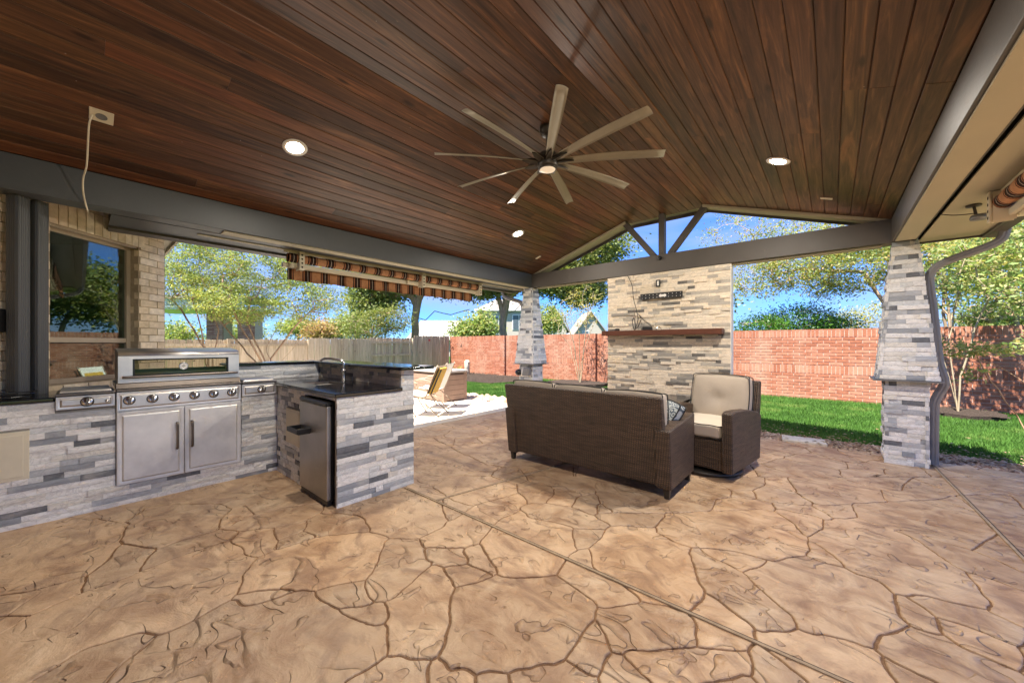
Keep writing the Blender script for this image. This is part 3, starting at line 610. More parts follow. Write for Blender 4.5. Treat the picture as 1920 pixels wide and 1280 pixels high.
pebble_mass('mulch_chips', [((-12.4, 9.1), (-9.1, 9.4), (-8.8, 10.2), (-9.6, 11.8), (-12.7, 11.8)), ((1.45, 10.7), (2.4, 10.7), (2.4, 11.6), (1.45, 11.6)), ((-7.4, 10.3), (-5.6, 10.3), (-5.6, 11.5), (-7.4, 11.5))], 900, 0.02, 0.05, M['mulch'], 0.02)
# grass
def grass(polys, holes, dens, hgt=0.045):
    Vs = []; Fs = []; n = 0
    for P in polys:
        xs = [p[0] for p in P]; ys = [p[1] for p in P]; A = (max(xs) - min(xs)) * (max(ys) - min(ys)); k = int(A * dens)
        x = r.uniform(min(xs), max(xs), k); y = r.uniform(min(ys), max(ys), k); keep = np.array([inpoly(a, b, P) and not any(inpoly(a, b, h) for h in holes) for a, b in zip(x, y)]); x = x[keep]; y = y[keep]; k = len(x)
        a = r.uniform(0, 6.28, k); h = hgt * r.uniform(0.5, 1.25, k); wd = r.uniform(0.004, 0.009, k); lx = r.normal(0, 0.02, k); ly = r.normal(0, 0.02, k); z = np.full(k, -0.07)
        q = np.stack([np.stack([x - np.cos(a) * wd, y - np.sin(a) * wd, z], 1), np.stack([x + np.cos(a) * wd, y + np.sin(a) * wd, z], 1), np.stack([x + lx, y + ly, z + h + 0.02], 1)], 1).reshape(-1, 3)
        Vs.append(q); Fs.append((np.arange(k * 3) + n * 3).reshape(-1, 3)); n += k
    return stuff(put('grass', npmesh('grass', np.concatenate(Vs), np.concatenate(Fs)), M['lawn']))
MH = [[(-12.6, 9.0), (-9.0, 9.3), (-8.7, 10.2), (-9.6, 11.9), (-12.9, 11.9)], [(1.9 + 0.55 * math.cos(a * .5236), 11.15 + 0.6 * math.sin(a * .5236)) for a in range(12)], [(-6.5 + 1.0 * math.cos(a * .5236), 10.9 + 0.7 * math.sin(a * .5236)) for a in range(12)]]
grass([[(-12.5, 6.95), (-7.0, 6.8), (-4.9, 6.72), (-4.9, 11.9), (-12.9, 11.9)], [(-4.9, 6.86), (-0.5, 6.8), (4.6, 6.93), (6.5, 12), (-4.9, 12)]], MH, 3000)

# dead leaves over the gravel and the lawn edge
rl = np.random.RandomState(8); k = 2600; xx = rl.uniform(-4.9, 4.4, k); yy2 = 6.36 + rl.gamma(1.6, 0.22, k); aa = rl.uniform(0, 6.28, k); ss = rl.uniform(0.015, 0.035, k); zz = rl.uniform(0.0, 0.02, k) - 0.005
q = np.stack([np.stack([xx, yy2, zz], 1), np.stack([xx + np.cos(aa + .5) * ss, yy2 + np.sin(aa + .5) * ss, zz + 0.008], 1), np.stack([xx + np.cos(aa) * ss * 1.9, yy2 + np.sin(aa) * ss * 1.9, zz + 0.002], 1), np.stack([xx + np.cos(aa - .5) * ss, yy2 + np.sin(aa - .5) * ss, zz + 0.010], 1)], 1).reshape(-1, 3)
stuff(put('fallen_leaves', npmesh('fallen_leaves', q, np.arange(k * 4).reshape(-1, 4)), M['deadleaf']))
# stepping stone
tag(part('stepping_stone', MB().box(-0.24, 0.24, -0.16, 0.16, -0.03, 0.015), M['deck'], bev=0.006, loc=(-0.30, 6.53, 0)), 'white rectangular stepping stone lying in the gravel strip beside the lawn', 'paving slab')
bpy.data.objects['stepping_stone'].rotation_euler = (0, 0, 0.1)

# ---------------------------------------------------------------- pavilion
pav = thing('pavilion', 'open gabled patio pavilion with dark stained plank ceiling and taupe painted beams', 'pavilion', (0, 0, 0))
YB = -2.9
XL, XR, ZB, ZT, ZC, XC1, XC2 = -4.63, 0.51, 2.48, 2.75, 3.41, -2.66, -1.46
part('side_beam', MB().box(-4.83, XL, YB, 5.998, ZB, ZT), M['paintg'], pav, bev=0.004)
part('side_beam', MB().box(XR, 0.71, YB, 5.998, ZB, ZT), M['paint'], pav, bev=0.004)
part('tie_beam', MB().box(-4.83, 0.71, 6.0, 6.2, ZB, ZT), M['paint'], pav, bev=0.004)
part('tie_beam_trim', MB().box(-4.56, 0.44, 6.06, 6.17, ZB - 0.022, ZB - 0.002), M['soffit'], pav)
part('beam_trim', MB().box(-4.80, -4.66, 0.95, 5.95, ZB - 0.012, ZB - 0.002), M['soffit'], pav)
part('beam_trim', MB().box(0.53, 0.69, YB, 5.9, ZB - 0.012, ZB - 0.002), M['soffit'], pav)
kp = part('king_post', MB().box(-2.11, -2.02, 6.05, 6.15, ZT + 0.002, 3.50), M['paint'], pav, bev=0.003)
for sx, xt, zt in ((-1, -2.72, 3.43), (1, -1.40, 3.43)):
    part('brace', MB().beam((-2.065 + sx * 0.12, 6.10, ZT + 0.0), (xt, 6.10, zt), 0.085, 0.085, (0, 1, 0)), M['paint'], pav, bev=0.003)
part('bolt', MB().lathe([(0.0, 0), (0.03, 0), (0.03, -0.02), (0.022, -0.045), (0, -0.05)], 12, (-2.065, 5.998, 2.69), 'Y'), M['black'], pav)
def slopeL(x): return ZC + (x - XC1) / 3.0
def slopeR(x): return ZC - (x - XC2) / 3.0
YF = 6.0
roofm = MB()
for y0, y1 in ((YB, 6.42),):
    P = [(-5.38, slopeL(-5.38) + 0.19), (-2.06, slopeL(-2.06) + 0.22), (1.26, slopeR(1.26) + 0.19)]
    for (xa, za), (xb, zb) in ((P[0], P[1]), (P[1], P[2])):
        roofm.hexa([(xa, y0, za - 0.08), (xb, y0, zb - 0.08), (xb, y1, zb - 0.08), (xa, y1, za - 0.08)], [(xa, y0, za), (xb, y0, zb), (xb, y1, zb), (xa, y1, za)])
part('roof', roofm, M['roof'], pav)
ceil = part('ceiling', MB().hexa([(XL - 0.15, YB, slopeL(XL - .15) + 0.022), (XC1, YB, ZC + 0.022), (XC1, 6.2, ZC + 0.022), (XL - 0.15, 6.2, slopeL(XL - .15) + 0.022)], [(XL - 0.15, YB, slopeL(XL - .15) + 0.03), (XC1, YB, ZC + 0.03), (XC1, 6.2, ZC + 0.03), (XL - 0.15, 6.2, slopeL(XL - .15) + 0.03)])
            .box(XC1 + .002, XC2 - .002, YB, 6.2, ZC + 0.022, ZC + 0.03)
            .hexa([(XC2, YB, ZC + 0.022), (XR + 0.15, YB, slopeR(XR + .15) + 0.022), (XR + 0.15, 6.2, slopeR(XR + .15) + 0.022), (XC2, 6.2, ZC + 0.022)], [(XC2, YB, ZC + 0.03), (XR + 0.15, YB, slopeR(XR + .15) + 0.03), (XR + 0.15, 6.2, slopeR(XR + .15) + 0.03), (XC2, 6.2, ZC + 0.03)]), M['gap'], pav)
rp = random.Random(5); PLK = {}
def plank(a, b, ya, yb):
    (xa, za), (xb, zb) = a, b; L_ = yb - ya; wd = math.hypot(xb - xa, zb - za)
    key = (round(L_, 2), round(wd, 4))
    if key not in PLK:
        g = 0.0013; hw = wd / 2 - g; mb = MB(); c = 0.005
        sec = [(-hw, 0.018), (-hw, c), (-hw + c, 0), (hw - c, 0), (hw, c), (hw, 0.018)]
        n = len(sec); V = [(x, y, z) for y in (0.0006, L_ - 0.0006) for x, z in sec]
        F_ = [(i, i + 1, n + i + 1, n + i) for i in range(n - 1)] + [(n - 1, 0, n, 2 * n - 1), tuple(range(n))[::-1], tuple(range(n, 2 * n))]
        F_ = [tuple(reversed(f)) for f in F_]
        PLK[key] = mb.add(V, F_).mesh('plank')
    me = PLK[key]; o = put('plank', me, M['cedar']); ang = math.atan2(zb - za, xb - xa)
    jit = rp.uniform(-0.0012, 0.0012)
    o.location = ((xa + xb) / 2, ya, (za + zb) / 2 + jit); o.rotation_euler = (0, -ang, 0); o.parent = ceil
def planks(xa, xb, zf, n):
    for k in range(n):
        x0 = xa + (xb - xa) * k / n; x1 = xa + (xb - xa) * (k + 1) / n; y = YB; y -= rp.choice([0, 0.5, 1.0, 1.5]) * 0
        first = True
        while y < 6.19:
            L_ = rp.choice([1.2, 1.8, 2.4, 3.0, 3.6]) if first else rp.choice([2.4, 3.0, 3.6, 4.2, 4.8]); first = False
            e = min(y + L_, 6.2)
            if 6.2 - e < 0.6: e = 6.2
            plank((x0, zf(x0)), (x1, zf(x1)), y, e); y = e
planks(XL, XC1, slopeL, 17); planks(XC1, XC2, lambda x: ZC, 10); planks(XC2, XR, slopeR, 17)
# gable rake boards under the ceiling edge
for (xa, xb, zf) in ((XL, XC1, slopeL), (XC2, XR, slopeR)):
    za, zb = zf(xa) - 0.004, zf(xb) - 0.004; d = 0.035
    part('rake_board', MB().hexa([(xa, 6.02, za - d), (xb, 6.02, zb - d), (xb, 6.18, zb - d), (xa, 6.18, za - d)], [(xa, 6.02, za), (xb, 6.02, zb), (xb, 6.18, zb), (xa, 6.18, za)]), M['soffit'], pav)
# gable overhang underside and barge boards
for s_, xa, xb, zf in ((0, -5.38, XC1, slopeL), (1, XC2, 1.26, slopeR)):
    q = lambda off: [(xa, 6.21, zf(xa) + off), (xb, 6.21, zf(xb) + off), (xb, 6.40, zf(xb) + off), (xa, 6.40, zf(xa) + off)]
    part('rake_soffit', MB().hexa(q(0.03), q(0.045)), M['soffit'], pav)
    q = lambda off: [(xa, 6.405, zf(xa) + off), (xb, 6.405, zf(xb) + off), (xb, 6.43, zf(xb) + off), (xa, 6.43, zf(xa) + off)]
    part('barge_board', MB().hexa(q(-0.02), q(0.14)), M['paint'], pav, bev=0.003)
part('rake_soffit', MB().box(XC1, XC2, 6.21, 6.40, ZC + 0.03, ZC + 0.045), M['soffit'], pav)
part('barge_board', MB().box(XC1, XC2, 6.405, 6.43, ZC - 0.02, ZC + 0.14), M['paint'], pav)
part('attic_core', MB().hexa([(XC1 + .01, YB, ZC + 0.04), (XC2 - .01, YB, ZC + 0.04), (XC2 - .01, 6.40, ZC + 0.04), (XC1 + .01, 6.40, ZC + 0.04)], [(-2.5, YB, ZC + 0.13), (-1.62, YB, ZC + 0.13), (-1.62, 6.4, ZC + 0.13), (-2.5, 6.4, ZC + 0.13)]), M['roof'], pav)
# eaves: soffit, fascia, gutter
for xa, xb, ya in ((-5.32, -4.86, 0.18), (0.74, 1.20, YB)):
    part('soffit', MB().box(xa, xb, ya, 6.20, ZB + 0.002, ZB + 0.014), M['soffit'] if xa > 0 else M['paintg'], pav)  # left soffit in dark paint, standing in for its shade
    if xa < 0: part('soffit_trim', MB().box(-5.05, -5.0, 0.8, 6.19, ZB - 0.008, ZB + 0.001), M['soffit'], pav)
    xo = xa if xa < -1 else xb; s_ = -1 if xa < -1 else 1
    part('fascia', MB().box(min(xo, xo + s_ * 0.025), max(xo, xo + s_ * 0.025), ya, 6.24, ZB - 0.022, ZB + 0.17), M['paint'], pav)
    part('fascia', MB().box(xa, xb, 6.205, 6.235, ZB - 0.015, ZB + 0.17), M['paint'], pav)
    x1 = xo + s_ * 0.03; pr = [(0, 0.015), (0.075, 0.0), (0.085, 0.05), (0.115, 0.07), (0.12, 0.125), (0.112, 0.125), (0.105, 0.078), (0.078, 0.058), (0.068, 0.012), (0.004, 0.024), (0.004, 0.125), (0, 0.125)]
    gm = MB(); n = len(pr); V = [(x1 + s_ * px, y, ZB - 0.035 + pz) for y in (ya, 6.26) for px, pz in pr]
    gm.add(V, [(i, (i + 1) % n, n + (i + 1) % n, n + i) for i in range(n)] + [tuple(range(n)), tuple(range(n, 2 * n))]); part('gutter', gm, M['paint'], pav)
    part('shadow_board', MB().box(xa + 0.02, xb - 0.02, YB, 6.2, ZB + 0.16, ZB + 0.18), M['paint'], pav)
rebase(pav, (-2.06, 1.6, 0))

# ---------------------------------------------------------------- tapered stone columns
def column(cx, cy, label, seed, split=False):
    t = thing('stone_column', label, 'column', (cx, cy, 0), 0, 'stone clad columns carrying the pavilion')
    hb, h1, h2 = 0.162, 0.228, 0.092; z1 = 0.93; zt = 2.475
    core = MB().box(-hb, hb, -hb, hb, -0.02, z1 - 0.01); core.hexa([(-h1 + .02, -h1 + .02, z1 + .012), (h1 - .02, -h1 + .02, z1 + .012), (h1 - .02, h1 - .02, z1 + .012), (-h1 + .02, h1 - .02, z1 + .012)], [(-h2 + .01, -h2 + .01, zt), (h2 - .01, -h2 + .01, zt), (h2 - .01, h2 - .01, zt), (-h2 + .01, h2 - .01, zt)])
    part('core', core, M['mortar2'], t)
    part('ledge', MB().box(-0.268, 0.268, -0.268, 0.268, z1 - 0.010, z1 + 0.006), M['greymetal'], t, bev=0.002)
    tl = (h1 - h2) / (zt - z1)
    sides = [((0, -1), (1, 0)), ((1, 0), (0, 1)), ((0, 1), (-1, 0)), ((-1, 0), (0, -1))]
    for q, (n_, u_) in enumerate(sides):
        n3 = (n_[0], n_[1], 0); u3 = (u_[0], u_[1], 0)
        if q == 2: continue
        o = Vector(n3) * (hb + 0.004) - Vector(u3) * (hb + 0.012)
        ledger(t, o, u3, n3, 2 * hb + 0.024, -0.008, z1 - 0.012, M['ledger'], seed + q, 0.052, proud=0.016, lens=[0.10, 0.14, 0.18, 0.23, 0.28])
        o = Vector(n3) * (h1 + 0.004) - Vector(u3) * (h1 + 0.012)
        def wf(z, tl=tl): k = (z - z1) * tl; return (k, 2 * h1 + 0.024 - k)
        ledger(t, o, u3, n3, 0, z1 + 0.01, zt, M['ledger'], seed + 10 + q, 0.052, proud=0.016, wfun=wf, tilt=tl, lens=[0.10, 0.14, 0.18, 0.23, 0.28])
    return t
M['mortar2'] = simple('grey_mortar', (0.30, 0.28, 0.25), 0.9); M['greymetal'] = simple('grey_flashing', (0.20, 0.20, 0.20), 0.45, 0.4)
column(0.62, 6.10, 'grey tapered stone column with a ribbed downspout on its right side', 40)
column(-4.73, 6.10, 'tapered stone column behind the left end of the wicker sofa', 70)

# downspouts
def downspout(name, pts, label, group):
    t = thing(name, label, 'downspout', pts[-1], 0, group); b = Vector(pts[-1])
    pp = [Vector(p) - b for p in pts]; mb = MB(); n = len(pp); rings = []
    sm = []
    for i in range(n - 1):
        k = max(1, int((pp[i + 1] - pp[i]).length / 0.035))
        for q in range(k): sm.append(pp[i].lerp(pp[i + 1], q / k))
    sm.append(pp[-1])
    for _ in range(6): sm = [sm[0]] + [(sm[i - 1] + sm[i] * 2 + sm[i + 1]) / 4 for i in range(1, len(sm) - 1)] + [sm[-1]]
    R1 = Vector((0, 1, 0)); K = 20
    for i, p in enumerate(sm):
        d = (sm[min(i + 1, len(sm) - 1)] - sm[max(i - 1, 0)]).normalized(); a = (R1 - d * R1.dot(d)).normalized(); c = d.cross(a)
        for k in range(K):
            th = 2 * math.pi * k / K; cx_, sy_ = math.cos(th), math.sin(th); m_ = max(abs(cx_), abs(sy_)); rr = 0.038 * (1 if k % 2 else 0.93)
            e = (abs(cx_) ** 5 + abs(sy_) ** 5) ** (-0.2)
            mb.v.append(tuple(p + a * cx_ * e * rr + c * sy_ * e * rr))
    for i in range(len(sm) - 1):
        for k in range(K): mb.f.append((i * K + k, i * K + (k + 1) % K, (i + 1) * K + (k + 1) % K, (i + 1) * K + k))
    part('pipe', mb, M['pipe'], t)
    return t
M['pipe'] = simple('grey_downspout_paint', (0.20, 0.195, 0.19), 0.45, var=0.08)
downspout('downspout', [(1.30, 5.98, 2.50), (1.30, 6.0, 2.36), (0.86, 6.06, 2.19), (0.80, 6.08, 2.10), (0.885, 6.08, 1.04), (0.91, 6.08, 1.0), (0.935, 6.08, 0.92), (0.90, 6.08, 0.82), (0.845, 6.08, 0.75), (0.84, 6.08, 0.02)], 'grey ribbed downspout bent around the ledge of the stone column by the lawn', 'ribbed downspouts')
downspout('downspout', [(-5.42, 6.0, 2.50), (-5.42, 6.0, 2.38), (-5.36, 6.02, 2.33), (-4.96, 6.08, 2.22), (-4.92, 6.08, 2.12), (-5.0, 6.1, 0.02)], 'short curved downspout running from the gutter to the column behind the sofa', 'ribbed downspouts')
# fluted posts against the house
for x, y, lb in ((-4.79, -0.315, 'wider dark fluted post between the brick pier and the loose cables'), (-4.86, -0.225, 'narrower dark fluted post nearest to the window')):
    mb = MB(); K = 44; hw = 0.045
    for z in (0.925, 2.478):
        for k in range(K):
            th = 2 * math.pi * k / K; c_, s_ = math.cos(th), math.sin(th); e = (abs(c_) ** 8 + abs(s_) ** 8) ** (-0.125); rr = hw * (1 if k % 2 else 0.95); mb.v.append((c_ * e * rr, s_ * e * rr, z - 0.925))
    for k in range(K): mb.f.append((k, (k + 1) % K, K + (k + 1) % K, K + k))
    mb.f.append(tuple(range(K))); mb.f.append(tuple(range(K, 2 * K)))
    o = tag(put('fluted_post', mb, M['paintg'], None, (x, y, 0.925)), lb, 'post', 'fluted posts at the house'); o.rotation_euler = (0, 0, R_(45))

# ---------------------------------------------------------------- stone accent wall
tw = thing('accent_wall', 'tan and charcoal stacked stone wall standing under the middle of the gable beam', 'stone wall')
part('core', MB().box(-2.97, -1.085, 6.035, 6.19, -0.02, 2.478), M['white'], tw)
def kz(o): return 0 if o[2].z > 0.95 else 1
ledger(tw, (-2.97, 6.022, 0), (1, 0, 0), (0, -1, 0), 1.875, -0.01, 2.474, M['ledger_warm'], 101, 0.0445, maxparts=300, key=kz, proud=0.02, lens=[0.07, 0.10, 0.14, 0.18, 0.23, 0.28, 0.34])
rebase(tw, (-2.03, 6.1, 0))
o = part('mantel_shelf', MB().box(-3.0, -1.165, 5.84, 6.008, 1.472, 1.553), M['brownd'], bev=0.004)
tag(o, 'dark red brown wooden mantel shelf fixed across the stone accent wall', 'shelf')
def W(u, v, y):  # camera ray of an image pixel cut with the plane y
    k = y / (FW[1] * 697 + FR[1] * (u - 960)); return Vector(((FW[0] * 697 + FR[0] * (u - 960)) * k, y, 1.33 + (645 - v) * k))
# TV bracket
br = thing('wall_bracket', 'black perforated television bracket screwed to the stone accent wall', 'tv bracket')
x0, x1 = W(1201, 560, 5.99).x, W(1280, 550, 5.99).x; zc = W(1240, 554, 5.99).z
hm = MB(); hm.box(x0, x1, 5.985, 5.992, zc - 0.045, zc + 0.045); hm.box(x0, x1, 5.968, 5.985, zc + 0.040, zc + 0.045); hm.box(x0, x1, 5.968, 5.985, zc - 0.045, zc - 0.040)
part('plate', hm, M['black'], br)
hs = MB()
for k in range(11):
    for dz in (-0.022, 0.022):
        xx = x0 + (x1 - x0) * (k + 0.5) / 11; hs.lathe([(0.007, 0), (0.007, -0.002)], 8, (xx, 5.984, zc + dz), 'Y')
part('slots', hs, M['steel'], br)
part('sticker', MB().box(x0 + 0.30, x0 + 0.41, 5.9815, 5.984, zc - 0.018, zc + 0.018), M['white'], br)
rebase(br, ((x0 + x1) / 2, 5.99, zc))
p = W(1234, 531, 5.99)
so_ = thing('wall_socket', 'small black framed socket in the stone above the television bracket', 'socket')
part('frame', MB().box(p.x - .035, p.x + .035, 5.985, 5.998, p.z - .055, p.z + .055), M['black'], so_, bev=0.003)
part('insert', MB().box(p.x - .014, p.x + .014, 5.981, 5.9845, p.z - .036, p.z + .036), M['white'], so_, bev=0.002)
rebase(so_, (p.x, 5.99, p.z))
def curve_pts(pts, k=6):
    pts = [Vector(p) for p in pts]; out = []
    for i in range(len(pts) - 1):
        p0 = pts[max(i - 1, 0)]; p1 = pts[i]; p2 = pts[i + 1]; p3 = pts[min(i + 2, len(pts) - 1)]
        for j in range(k):
            t_ = j / k; out.append(0.5 * ((2 * p1) + (p2 - p0) * t_ + (2 * p0 - 5 * p1 + 4 * p2 - p3) * t_ * t_ + (3 * p1 - p0 - 3 * p2 + p3) * t_ ** 3))
    out.append(pts[-1]); return out
yy = 5.975
cb = [(1177, 517), (1185, 535), (1188, 560), (1193, 580), (1196, 600), (1190, 618), (1186, 604), (1189, 596), (1193, 616), (1202, 598), (1196, 588), (1208, 601), (1220, 610), (1221, 618)]
cp = [W(u, v, yy - 0.004 * (i % 3)) for i, (u, v) in enumerate(cb)]
tag(put('cable', MB().tube(curve_pts(cp), 0.0055, 6), M['black']), 'black cable hanging in loops down the stone accent wall', 'cable')
zb = 1.5535
a = W(1214, 617, 5.93)
o = part('cable_box', MB().box(-0.075, 0.075, -0.05, 0.05, 0, 0.055), M['black'], bev=0.01, loc=(a.x, 5.93, zb)); o.rotation_euler = (0, 0, 0.3); tag(o, 'black plastic adapter box lying on the mantel under the loose cables', 'adapter')
a = W(1157, 618, 5.92)
o = put('small_speaker', MB().lathe([(0.0, 0), (0.04, 0), (0.048, 0.012), (0.04, 0.03), (0.02, 0.04), (0, 0.042)], 16, (0, 0, 0)), M['black'], None, (a.x, 5.92, zb)); tag(o, 'small round black puck on the far left of the mantel', 'device')
a = W(1235, 616, 5.92)
o = put('ring_handle', MB().tube([(0.042 * math.cos(t_ * 0.3142), 0, 0.042 * math.sin(t_ * 0.3142)) for t_ in range(11)], 0.006, 8), M['chrome'], None, (a.x, 5.92, zb)); tag(o, 'small dark arched handle lying on the mantel right of the adapter box', 'handle')

# ---------------------------------------------------------------- grill counter
FX = -4.46
kc = thing('grill_counter', 'long grey stone clad counter holding the stainless grill', 'kitchen counter')
cm = MB().box(-5.0, FX - 0.012, 0.0 - 0.62, 1.95, -0.01, 0.895)
part('core', cm, M['mortar2'], kc)
holes = [(0.62 + 0.188, 0.62 + 1.048, 0.155, 0.96), (0.62 - 0.125, 0.62 + 0.188, 0.825, 1), (0.62 + 1.048, 0.62 + 1.36, 0.805, 1), (0.0, 0.62 - 0.243, 0.345, 0.70)]
ledger(kc, (FX - 0.004, -0.62, 0), (0, 1, 0), (1, 0, 0), 1.985, -0.012, 0.893, M['ledger'], 201, 0.0445, holes=holes, maxparts=300)
ap = part('access_panel', MB().box(FX - .01, FX + 0.006, -0.615, -0.243, 0.347, 0.697), M['cream'], kc, bev=0.003)
part('panel_door', MB().box(FX + .0065, FX + 0.010, -0.60, -0.27, 0.372, 0.672), M['cream'], ap, bev=0.002)
part('worktop', MB().prism([(FX + 0.022, -0.615), (FX + 0.022, -0.128), (-5.10, -0.128), (-4.66, -0.615)], 0.897, 0.93), M['granite'], kc, bev=0.009, seg=3)
part('worktop', MB().box(-5.06, -4.44, 1.364, 1.945, 0.897, 0.93), M['granite'], kc, bev=0.002)
bk = part('back_wall', MB().box(-5.02, -4.875, 1.045, 1.97, 0.896, 1.088), M['mortar2'], kc)
ledger(kc, (-4.868, 1.045, 0), (0, 1, 0), (1, 0, 0), 0.90, 0.932, 1.088, M['ledger'], 203, 0.039, lens=[0.18, 0.23, 0.28, 0.34])
ledger(kc, (-4.875, 1.048, 0), (-1, 0, 0), (0, -1, 0), 0.14, 0.932, 1.088, M['ledger'], 204, 0.039)
part('bar_top', MB().box(-5.20, -4.845, 1.02, 1.893, 1.09, 1.12), M['granite'], kc, bev=0.011, seg=3)
rebase(kc, (-4.75, 0.65, 0))

# ---------------------------------------------------------------- sink island
si = thing('sink_island', 'L end of the outdoor kitchen with black granite top, raised bar and stone sides', 'kitchen island')
EX, EY = -3.035, 1.36
part('core', MB().box(-4.45, -3.72, EY + 0.012, 2.08, -0.01, 0.895).box(-3.068, EX - 0.012, EY + 0.004, 2.08, -0.01, 0.895).box(-3.72, -3.068, 1.93, 2.08, -0.01, 0.895), M['mortar2'], si)
part('rough_edge', MB().box(-3.07, EX - .004, EY - 0.006, EY + 0.003, 0.0, 0.893), M['mortar2'], si, bev=0.004)
ledger(si, (-4.452, EY + 0.004, 0), (1, 0, 0), (0, -1, 0), 0.738, -0.012, 0.893, M['ledger'], 301, 0.0445, holes=[(0.292, 0.662, 0.352, 0.70)], lens=[0.07, 0.10, 0.14, 0.18])
ledger(si, (-3.722, EY + 0.004, 0), (1, 0, 0), (0, -1, 0), 0.655, 0.868, 0.893, M['ledger'], 302, 0.0445)
ledger(si, (EX - 0.004, EY - 0.006, 0), (0, 1, 0), (1, 0, 0), 0.732, -0.012, 0.893, M['ledger'], 303, 0.0445)
ledger(si, (EX - 0.004, 1.95, 0), (0, 1, 0), (1, 0, 0), 0.136, 0.895, 1.088, M['ledger'], 304, 0.0445)
ledger(si, (-4.868, 1.956, 0), (1, 0, 0), (0, -1, 0), 1.83, 0.932, 1.088, M['ledger_warm'], 305, 0.039, lens=[0.07, 0.10, 0.14, 0.18, 0.23])
part('bar_wall', MB().box(-5.02, EX - 0.012, 1.972, 2.08, 0.896, 1.088), M['mortar2'], si)
ap = part('access_panel', MB().box(-4.157, -3.793, EY - 0.012, EY + 0.006, 0.355, 0.697), M['cream'], si, bev=0.003)
part('panel_door', MB().box(-4.14, -3.81, EY - 0.016, EY - 0.0125, 0.375, 0.677), M['cream'], ap, bev=0.002)
SKx0, SKx1, SKy0, SKy1 = -4.22, -3.80, 1.52, 1.80
wt = MB()
for a_ in ((-4.438, SKx0, EY - 0.03, 1.948), (SKx1, EX + 0.022, EY - 0.03, 1.948), (SKx0, SKx1, EY - 0.03, SKy0), (SKx0, SKx1, SKy1, 1.948)): pass
P_ = [(-4.438, EY - .03), (EX + .028, EY - .03), (EX + .028, 1.948), (-4.438, 1.948)]; Q_ = [(SKx0, SKy0), (SKx1, SKy0), (SKx1, SKy1), (SKx0, SKy1)]
V = [(x, y, z) for z in (0.897, 0.93) for x, y in P_ + Q_]; F_ = []
for k in range(4):
    k2 = (k + 1) % 4; F_ += [(8 + k, 8 + k2, 12 + k2, 12 + k), (k2, k, 4 + k, 4 + k2), (k, k2, 8 + k2, 8 + k), (4 + k2, 4 + k, 12 + k, 12 + k2)]
part('worktop', MB().add(V, F_), M['granite'], si, bev=0.009, seg=3)
part('bar_top', MB().box(-5.20, -2.955, 1.897, 2.27, 1.09, 1.12), M['granite'], si, bev=0.012, seg=3)
rebase(si, (-3.75, 1.72, 0))
sk = thing('sink', 'small sunken bar sink with dark basin set in the black granite', 'sink')
part('basin', MB().add([(SKx0 + .003, SKy0 + .003, 0.925), (SKx1 - .003, SKy0 + .003, 0.925), (SKx1 - .003, SKy1 - .003, 0.925), (SKx0 + .003, SKy1 - .003, 0.925), (SKx0 + .02, SKy0 + .02, 0.76), (SKx1 - .02, SKy0 + .02, 0.76), (SKx1 - .02, SKy1 - .02, 0.76), (SKx0 + .02, SKy1 - .02, 0.76)],
     [(0, 1, 5, 4), (1, 2, 6, 5), (2, 3, 7, 6), (3, 0, 4, 7), (4, 5, 6, 7)]), M['dsteel'], sk)
part('drain', MB().lathe([(0, 0), (0.035, 0), (0.035, 0.004), (0.02, 0.006), (0, 0.003)], 16, (-4.01, 1.66, 0.7605)), M['chrome'], sk, True)
rebase(sk, (-4.01, 1.66, 0.76))
fa = thing('faucet', 'chrome bar faucet with a long bent spout and lever handle beside the sink', 'faucet', (-4.02, 1.87, 0.93))
part('base', MB().lathe([(0.0, 0), (0.026, 0), (0.026, 0.006), (0.018, 0.012), (0.018, 0.085), (0.024, 0.095), (0.024, 0.12), (0.016, 0.13), (0, 0.13)], 20), M['chrome'], fa, True)
part('spout', MB().tube(curve_pts([(0, 0, 0.12), (0.002, -0.002, 0.18), (-0.01, -0.01, 0.215), (-0.06, -0.045, 0.232), (-0.14, -0.10, 0.245), (-0.19, -0.14, 0.238), (-0.215, -0.155, 0.215)]), 0.012, 12), M['chrome'], fa, True)
part('lever', MB().tube([(0, 0, 0.10), (0.035, -0.01, 0.105), (0.075, -0.02, 0.125)], [0.014, 0.010, 0.008], 10), M['chrome'], fa, True)
# mini fridge
fr = thing('mini_fridge', 'brushed steel mini fridge with black top and black handle built into the island', 'fridge')
fx0, fx1, fy = -3.685, -3.115, 1.305
part('cabinet', MB().box(fx0 + .01, fx1 - .01, fy + 0.05, 1.90, 0.03, 0.835), M['black'], fr, bev=0.006)
part('door', MB().box(fx0, fx1, fy, fy + 0.046, 0.045, 0.822), M['steel2'], fr, bev=0.014, seg=4)
part('top_trim', MB().box(fx0, fx1, fy - 0.002, fy + 0.09, 0.8235, 0.852), M['black'], fr, bev=0.008, seg=3)
part('kick_plate', MB().box(fx0 + .01, fx1 - .01, fy + 0.012, fy + 0.05, 0.0, 0.042), M['black'], fr, bev=0.004)
hd = MB(); hd.box(fx0 + 0.03, fx0 + 0.27, fy - 0.115, fy - 0.098, 0.565, 0.605); hd.box(fx0 + 0.03, fx0 + 0.046, fy - 0.0978, fy - 0.001, 0.565, 0.605); hd.box(fx0 + 0.254, fx0 + 0.27, fy - 0.0978, fy - 0.001, 0.565, 0.605); hd.box(fx0 + 0.0465, fx0 + 0.2535, fy - 0.0975, fy - 0.001, 0.555, 0.562)
part('handle', hd, M['black'], fr, bev=0.004)
for xx in (fx0 + .05, fx1 - .05): part('foot', MB().lathe([(0.014, 0), (0.014, 0.03)], 10, (xx, fy + 0.06, 0.0)), M['black'], fr)
rebase(fr, (-3.4, 1.6, 0))

